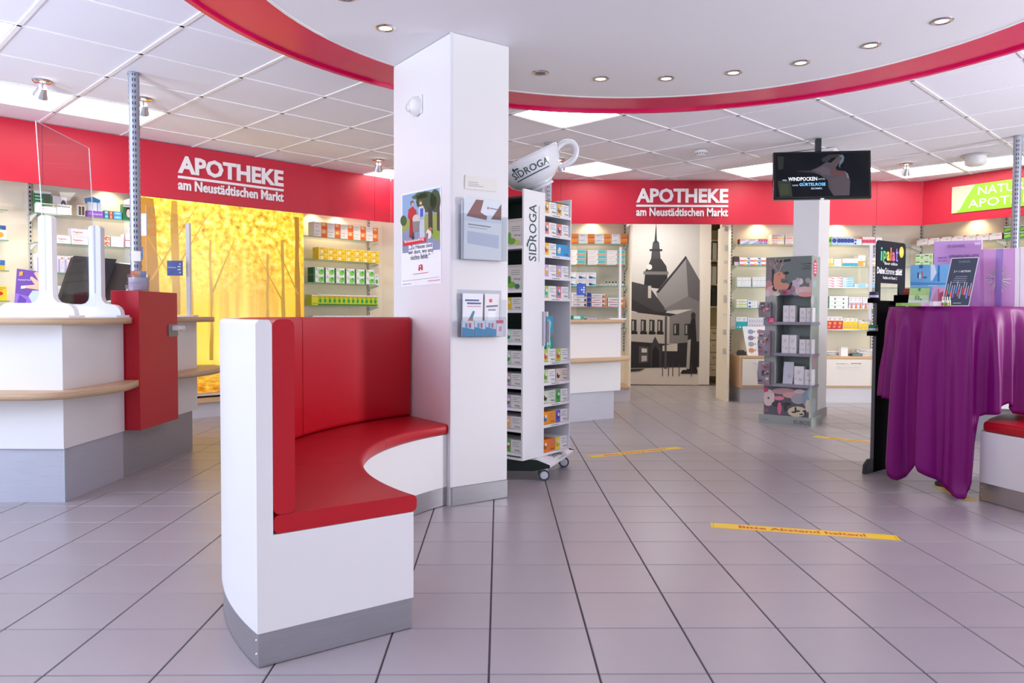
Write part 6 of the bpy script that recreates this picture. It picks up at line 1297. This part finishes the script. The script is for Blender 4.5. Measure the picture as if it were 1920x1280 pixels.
b = MB(); b.prism([R+q0*.026, R+q0*.05, R+q0*.05+U, R+q0*.026+U], -n*.06, M('#f3e9ef', .5, 0, 'paper')); o_ = t.location
o2 = b.build('gift_box', None, o_); tag(o2, 'second white sided gift box right behind the large lilac gift box', 'gift box')
t, R, U, n = quad_thing('blue_showcard', 'light blue folded showcard at the back left of the draped table', 'showcard', ((1706, 563), (1779, 563), (1779, 487), (1706, 491)), (4.58, 4.50, 4.50, 4.58), .012, M('#74b8e4', .35, 0, 'paper'))
b = MB()
for pts, c, k in (([(0, .52), (1, .52), (1, .56), (0, .60)], '#4a9ad6', 1), ([(0, .46), (1, .46), (1, .53), (0, .53)], '#8ac8ea', 1), ([(.52, .62), (.72, .62), (.62, 1), (.52, 1)], '#dfeaf6', 2), ([(.55, .6), (.73, .6), (.73, .9)], '#5aa4da', 3), ([(.70, .6), (.75, .6), (.75, .98), (.70, .98)], '#3a7ab8', 3), ([(.22, .92), (.32, .92), (.32, 1), (.22, 1)], '#2a6ab4', 2),
                  ([(.18, .68), (.22, .68), (.22, .82), (.18, .82)], '#2a4a8a', 2), ([(.22, .68), (.27, .68), (.27, .78), (.22, .78)], '#e0eef8', 2), ([(.28, .68), (.32, .68), (.32, .85), (.28, .85)], '#c87a5a', 2), ([(.33, .68), (.42, .68), (.42, .72), (.33, .72)], '#2a6ab4', 2), ([(.45, .5), (.7, .5), (.7, .515), (.45, .515)], '#dceaf6', 4)): aon(b, R, U, n, pts, c, k)
b.build('card_print', t)
t, R, U, n = quad_thing('green_showcard', 'pale green showcard with lilac slanted edge on the left of the draped table', 'showcard', ((1701, 563), (1739, 563), (1743, 532), (1703, 532)), (4.36, 4.32, 4.34, 4.38), .006, M('#c4deb0', .4, 0, 'paper'))
b = MB()
for pts, c, k in (([(0, 0), (1, 0), (1, .35), (0, .35)], '#dcead2', 1), ([(0, .62), (1, .62), (1, 1), (0, 1)], '#a6cf7c', 1), ([(.42, .84), (.54, .84), (.54, 1), (.42, 1)], '#3f8a34', 2), ([(.32, .34), (.37, .34), (.37, .6), (.32, .6)], '#4a9a3c', 3), ([(.40, .34), (.45, .34), (.45, .66), (.40, .66)], '#7aba5a', 3), ([(.48, .34), (.52, .34), (.52, .56), (.48, .56)], '#3a7a34', 3), ([(.55, .34), (.66, .34), (.66, .42), (.55, .42)], '#5aa04a', 3)): aon(b, R, U, n, pts, c, k)
b.build('card_print', t); MB().prism([R+n*.001, R*1.08+n*.001, R*1.36+U*1.15+n*.001, R*1.18+U*1.15+n*.001], -n*.004, M('#cdb6dc', .4, 0, 'paper')).build('lilac_wing', t)
t, R, U, n = quad_thing('pink_showcard', 'small pink showcard between the green card and the leaning sign', 'showcard', ((1746, 563), (1770, 563), (1770, 530), (1746, 530)), (4.44, 4.42, 4.42, 4.44), .006, M('#e6a8cc', .4, 0, 'paper'))
b = MB(); aon(b, R, U, n, [(.6, .3), (.9, .3), (.9, .8), (.6, .7)], '#c04a6a', 1); aon(b, R, U, n, [(.5, .3), (.58, .3), (.58, .9), (.5, .9)], '#d8586a', 2); b.build('card_print', t)
o = MB().box(-.055, .055, -.03, .03, 0, .018, M('#8fbc52', .45, 0, 'paper')); o.box(.056, .12, -.03, .03, 0, .018, M('#d9a6d0', .45, 0, 'paper')); p = at(1702, 565, 4.27); tag(o.build('flat_carton', None, (p.x, 4.27, TT)), 'flat lime and pink carton on the left rim of the draped table', 'carton')
o = MB().box(-.028, .028, -.02, .02, 0, .026, M('#eeeaf0', .45, 0, 'paper')); p = at(1755, 565, 4.19); tag(o.build('small_carton', None, (p.x, 4.19, TT)), 'small white carton left of the glass ampoules', 'carton')
for k in range(4):
    p = at(1766.5+k*4.4, 565, 4.13+.01*(k % 2)); b = MB(); b.lathe([(0, 0), (.006, 0), (.006, .028), (.0035, .034), (.003, .05), (0, .052)], CHROME if False else M('#e4e6d6', .1, 0, 'glass'), 10); b.lathe([(.0063, .003), (.0063, .018)], M(('#a8323a', '#b8c43a', '#8ab03a', '#c8ca5a')[k], .3, 0, 'paper'), 10)
    tag(b.build('glass_ampoule', None, (p.x, p.y, TT)), f'small glass ampoule, {ORD[k]} from left, in front of the leaning sign', 'ampoule', 'glass ampoules on the draped table')
for k in range(3):
    p = at(1719+k*9, 529, 4.47); o = MB().cone((0, 0, 0), (0, 0, .105), .012, .012, M(('#c8ccd8', '#a8b4cc', '#d0d4dc')[k], .3, 0, 'plastic'), 12); tag(o.build('cosmetic_tube', None, (p.x, 4.47, TT)), f'small pale tube, {ORD[k]} from left, behind the green showcard', 'tube', 'small tubes on the draped table')

# ------------------------------------------------------------------ right bench
rb = thing('curved_bench', 'second curved red bench with white body at the right picture edge', 'bench', (2.559, 4.094, 0))
fp = [(0, 0), (.03, -.12), (.067, -.253), (.13, -.45), (.55, -.62), (1.1, -.3), (1.0, .2), (.55, .45), (.3, .33), (.12, .15)]
MB().zprism(fp, .1, .378, WHITE).build('shell', rb, bevel=.002)
MB().zprism([(x*.995+.002, y*.995) for x, y in fp], .003, .0985, STEEL).build('metal_plinth', rb)
for z in (.03, .075): inst(scr, 'screw', rb, (.006, -.012, z), PI*1.08)
b = MB(); ctr = Vector((.5, -.05)); q = [tuple(Vector(p)+(ctr-Vector(p)).normalized()*.012) for p in fp]; b.zprism(q, .379, .432, LEATHER); b.build('seat_cushion', rb, bevel=.016, seg=3)
MB().zprism([(.52, .44), (.98, .19), (1.1, -.3), (1.16, -.3), (1.04, .23), (.54, .5)], .433, .98, LEATHER).build('back_cushion', rb, bevel=.012)
MB().zprism([(.541, .501), (1.041, .231), (1.161, -.3), (1.2, -.3), (1.08, .26), (.55, .54)], .05, .982, WHITE).build('back_shell', rb)

# ------------------------------------------------------------------ distance stickers on the floor
def sticker(x0, y0, x1, y1, wd, label):
    a = Vector((x0, y0)); d = Vector((x1-x0, y1-y0)); L_ = d.length; r = math.atan2(d.y, d.x); t = thing('floor_sticker', label, 'floor sticker', (x0, y0, 0), r)
    MB().box(0, L_, -wd/2, wd/2, .0001, .0009, M('#f0c822', .45, 0, 'paper')).build('film', t)
    b = MB(); RD = M('#d0401c', .5); b.text('Bitte Abstand halten!', (L_*.155, -wd*.22, .0011), RD, w=L_*.68, h=wd*.50, R=(1, 0, 0), U=(0, 1, 0), bold=.03)
    b.v = [v for v in b.v]
    for k in range(1, 60):
        x = L_*k/60; hh = wd*(.16 if k % 5 == 0 else .08)
        for s in (-1, 1): b.poly([(x, s*wd*.5, .0011), (x+.0012, s*wd*.5, .0011), (x+.0012, s*(wd*.5-hh), .0011), (x, s*(wd*.5-hh), .0011)], M('#a86a18', .5))
    for x in (L_*.012, L_*.985): b.box(x, x+.002, -wd*.4, wd*.4, .001, .0011, M('#a86a18', .5))
    b.build('warning_print', t); return t
sticker(.955, 3.57, 1.752, 3.376, .085, 'yellow distance sticker with red lettering on the floor in front of the draped table')
sticker(.55, 5.287, 1.28, 5.687, .085, 'yellow distance sticker on the floor right of the tea tower')
sticker(2.518, 6.251, 3.14, 5.72, .085, 'yellow distance sticker on the floor behind the black voting stand')
sticker(2.505, 4.075, 2.53, 4.42, .085, 'yellow distance sticker mostly hidden below the purple cloth corner')

# ------------------------------------------------------------------ things lying on the back cabinets
cz = .5405
u, _ = CP.hit(1421, 640, .05); t = thing('colour_card_display', 'white showcard with two columns of coloured discs on the left beech cabinet', 'display', CP.pt(u, .05, cz), 0)
W_, H_ = .235, .335
MB().prism([(-W_/2, 0, 0), (W_/2, 0, 0), (W_/2+.01, .12, H_), (-W_/2-.03, .12, H_)], (0, .004, 0), M('#ecebf0', .45, 0, 'paper')).build('card', t)
b = MB(); cols = ('#8aa0bc', '#c07a88', '#8a7a9a', '#b8c49a', '#9aa4a8', '#2f8a92', '#d88a5a', '#7ac0c0')
for k in range(8):
    x, z = -.055+.105*(k % 2)-.004*(k//2), .275-.072*(k//2); b.disc((x, z*.12/H_-.003, z), .034, .027, M(cols[k], .4), 14, U=(0, .12/H_, 1)); b.box(x+.038, x+.052, z*.12/H_-.003, z*.12/H_-.0025, z-.012, z+.012, M('#a8a4aa'))
b.poly([(-W_/2-.028, .113, .312), (W_/2+.008, .113, .312), (W_/2+.009, .118, .33), (-W_/2-.029, .118, .33)], M('#f0d8cc', .5)); b.build('disc_print', t)
MB().prism([(-.02, .13, 0), (.02, .13, 0), (.02, .125, .2), (-.02, .125, .2)], (0, .06, -.0), M('#d8d4d0', .5, 0, 'paper')).build('rear_strut', t)
u, _ = CP.hit(1390, 662, .1); o = MB().zprism([(-.05, -.04), (.05, -.03), (.045, .05), (-.04, .04)], 0, .045, M('#2a2a2e', .5, 0, 'plastic')); o.zprism([(-.03, -.02), (.03, -.02), (.03, .03), (-.03, .03)], .045, .06, M('#5a3a3a', .5, 0, 'plastic'))
tag(o.build('dark_pouch', None, CP.pt(u, .1, cz)), 'small dark pouch left of the coloured disc showcard on the cabinet', 'pouch')
rq = random.Random(11)
for k, (px, n, c, hh, lab) in enumerate(((1560, 5, '#b8b8bc', .05, 'grey paper pile at the left end of the right cabinet, beside the column'), (1592, 4, '#9a9ca2', .03, 'low grey paper pile right of the white box on the right cabinet'), (1624, 6, '#d8d8da', .075, 'tall pale paper pile near the black stand on the right cabinet'))):
    u, _ = CP.hit(px, 660, .18); t = thing('paper_pile', lab, 'paper pile', CP.pt(u, .18, cz+.0004), 0, 'paper piles on the right cabinet')
    for q in range(n):
        z = hh*q/n; a = rq.uniform(-.35, .35); MB().box(-.11, .11, -.08, .08, z, z+hh/n*.9, M(c if q % 2 else '#e6e6e8', .6, 0, 'paper')).build('paper_bundle', t, (rq.uniform(-.01, .01), 0, 0), a)
u, _ = CP.hit(1580, 658, .08); o = MB().box(-.04, .04, -.03, .03, 0, .10, PAPER); o.box(-.041, .041, -.031, .031, .085, .101, M('#e9e9ec', .5, 0, 'paper')); tag(o.build('white_box', None, CP.pt(u, .06, cz)), 'small white box standing between the paper piles on the right cabinet', 'box')
u, _ = CP.hit(1606, 662, .05); o = MB().box(-.06, .06, -.03, .03, 0, .03, M('#3c5058', .5, 0, 'plastic')); o.box(-.05, .05, -.031, -.03, .008, .022, M('#7a9a9a', .5)); tag(o.build('label_printer', None, CP.pt(u, .06, cz)), 'flat dark green grey device in front of the paper piles on the right cabinet', 'device')
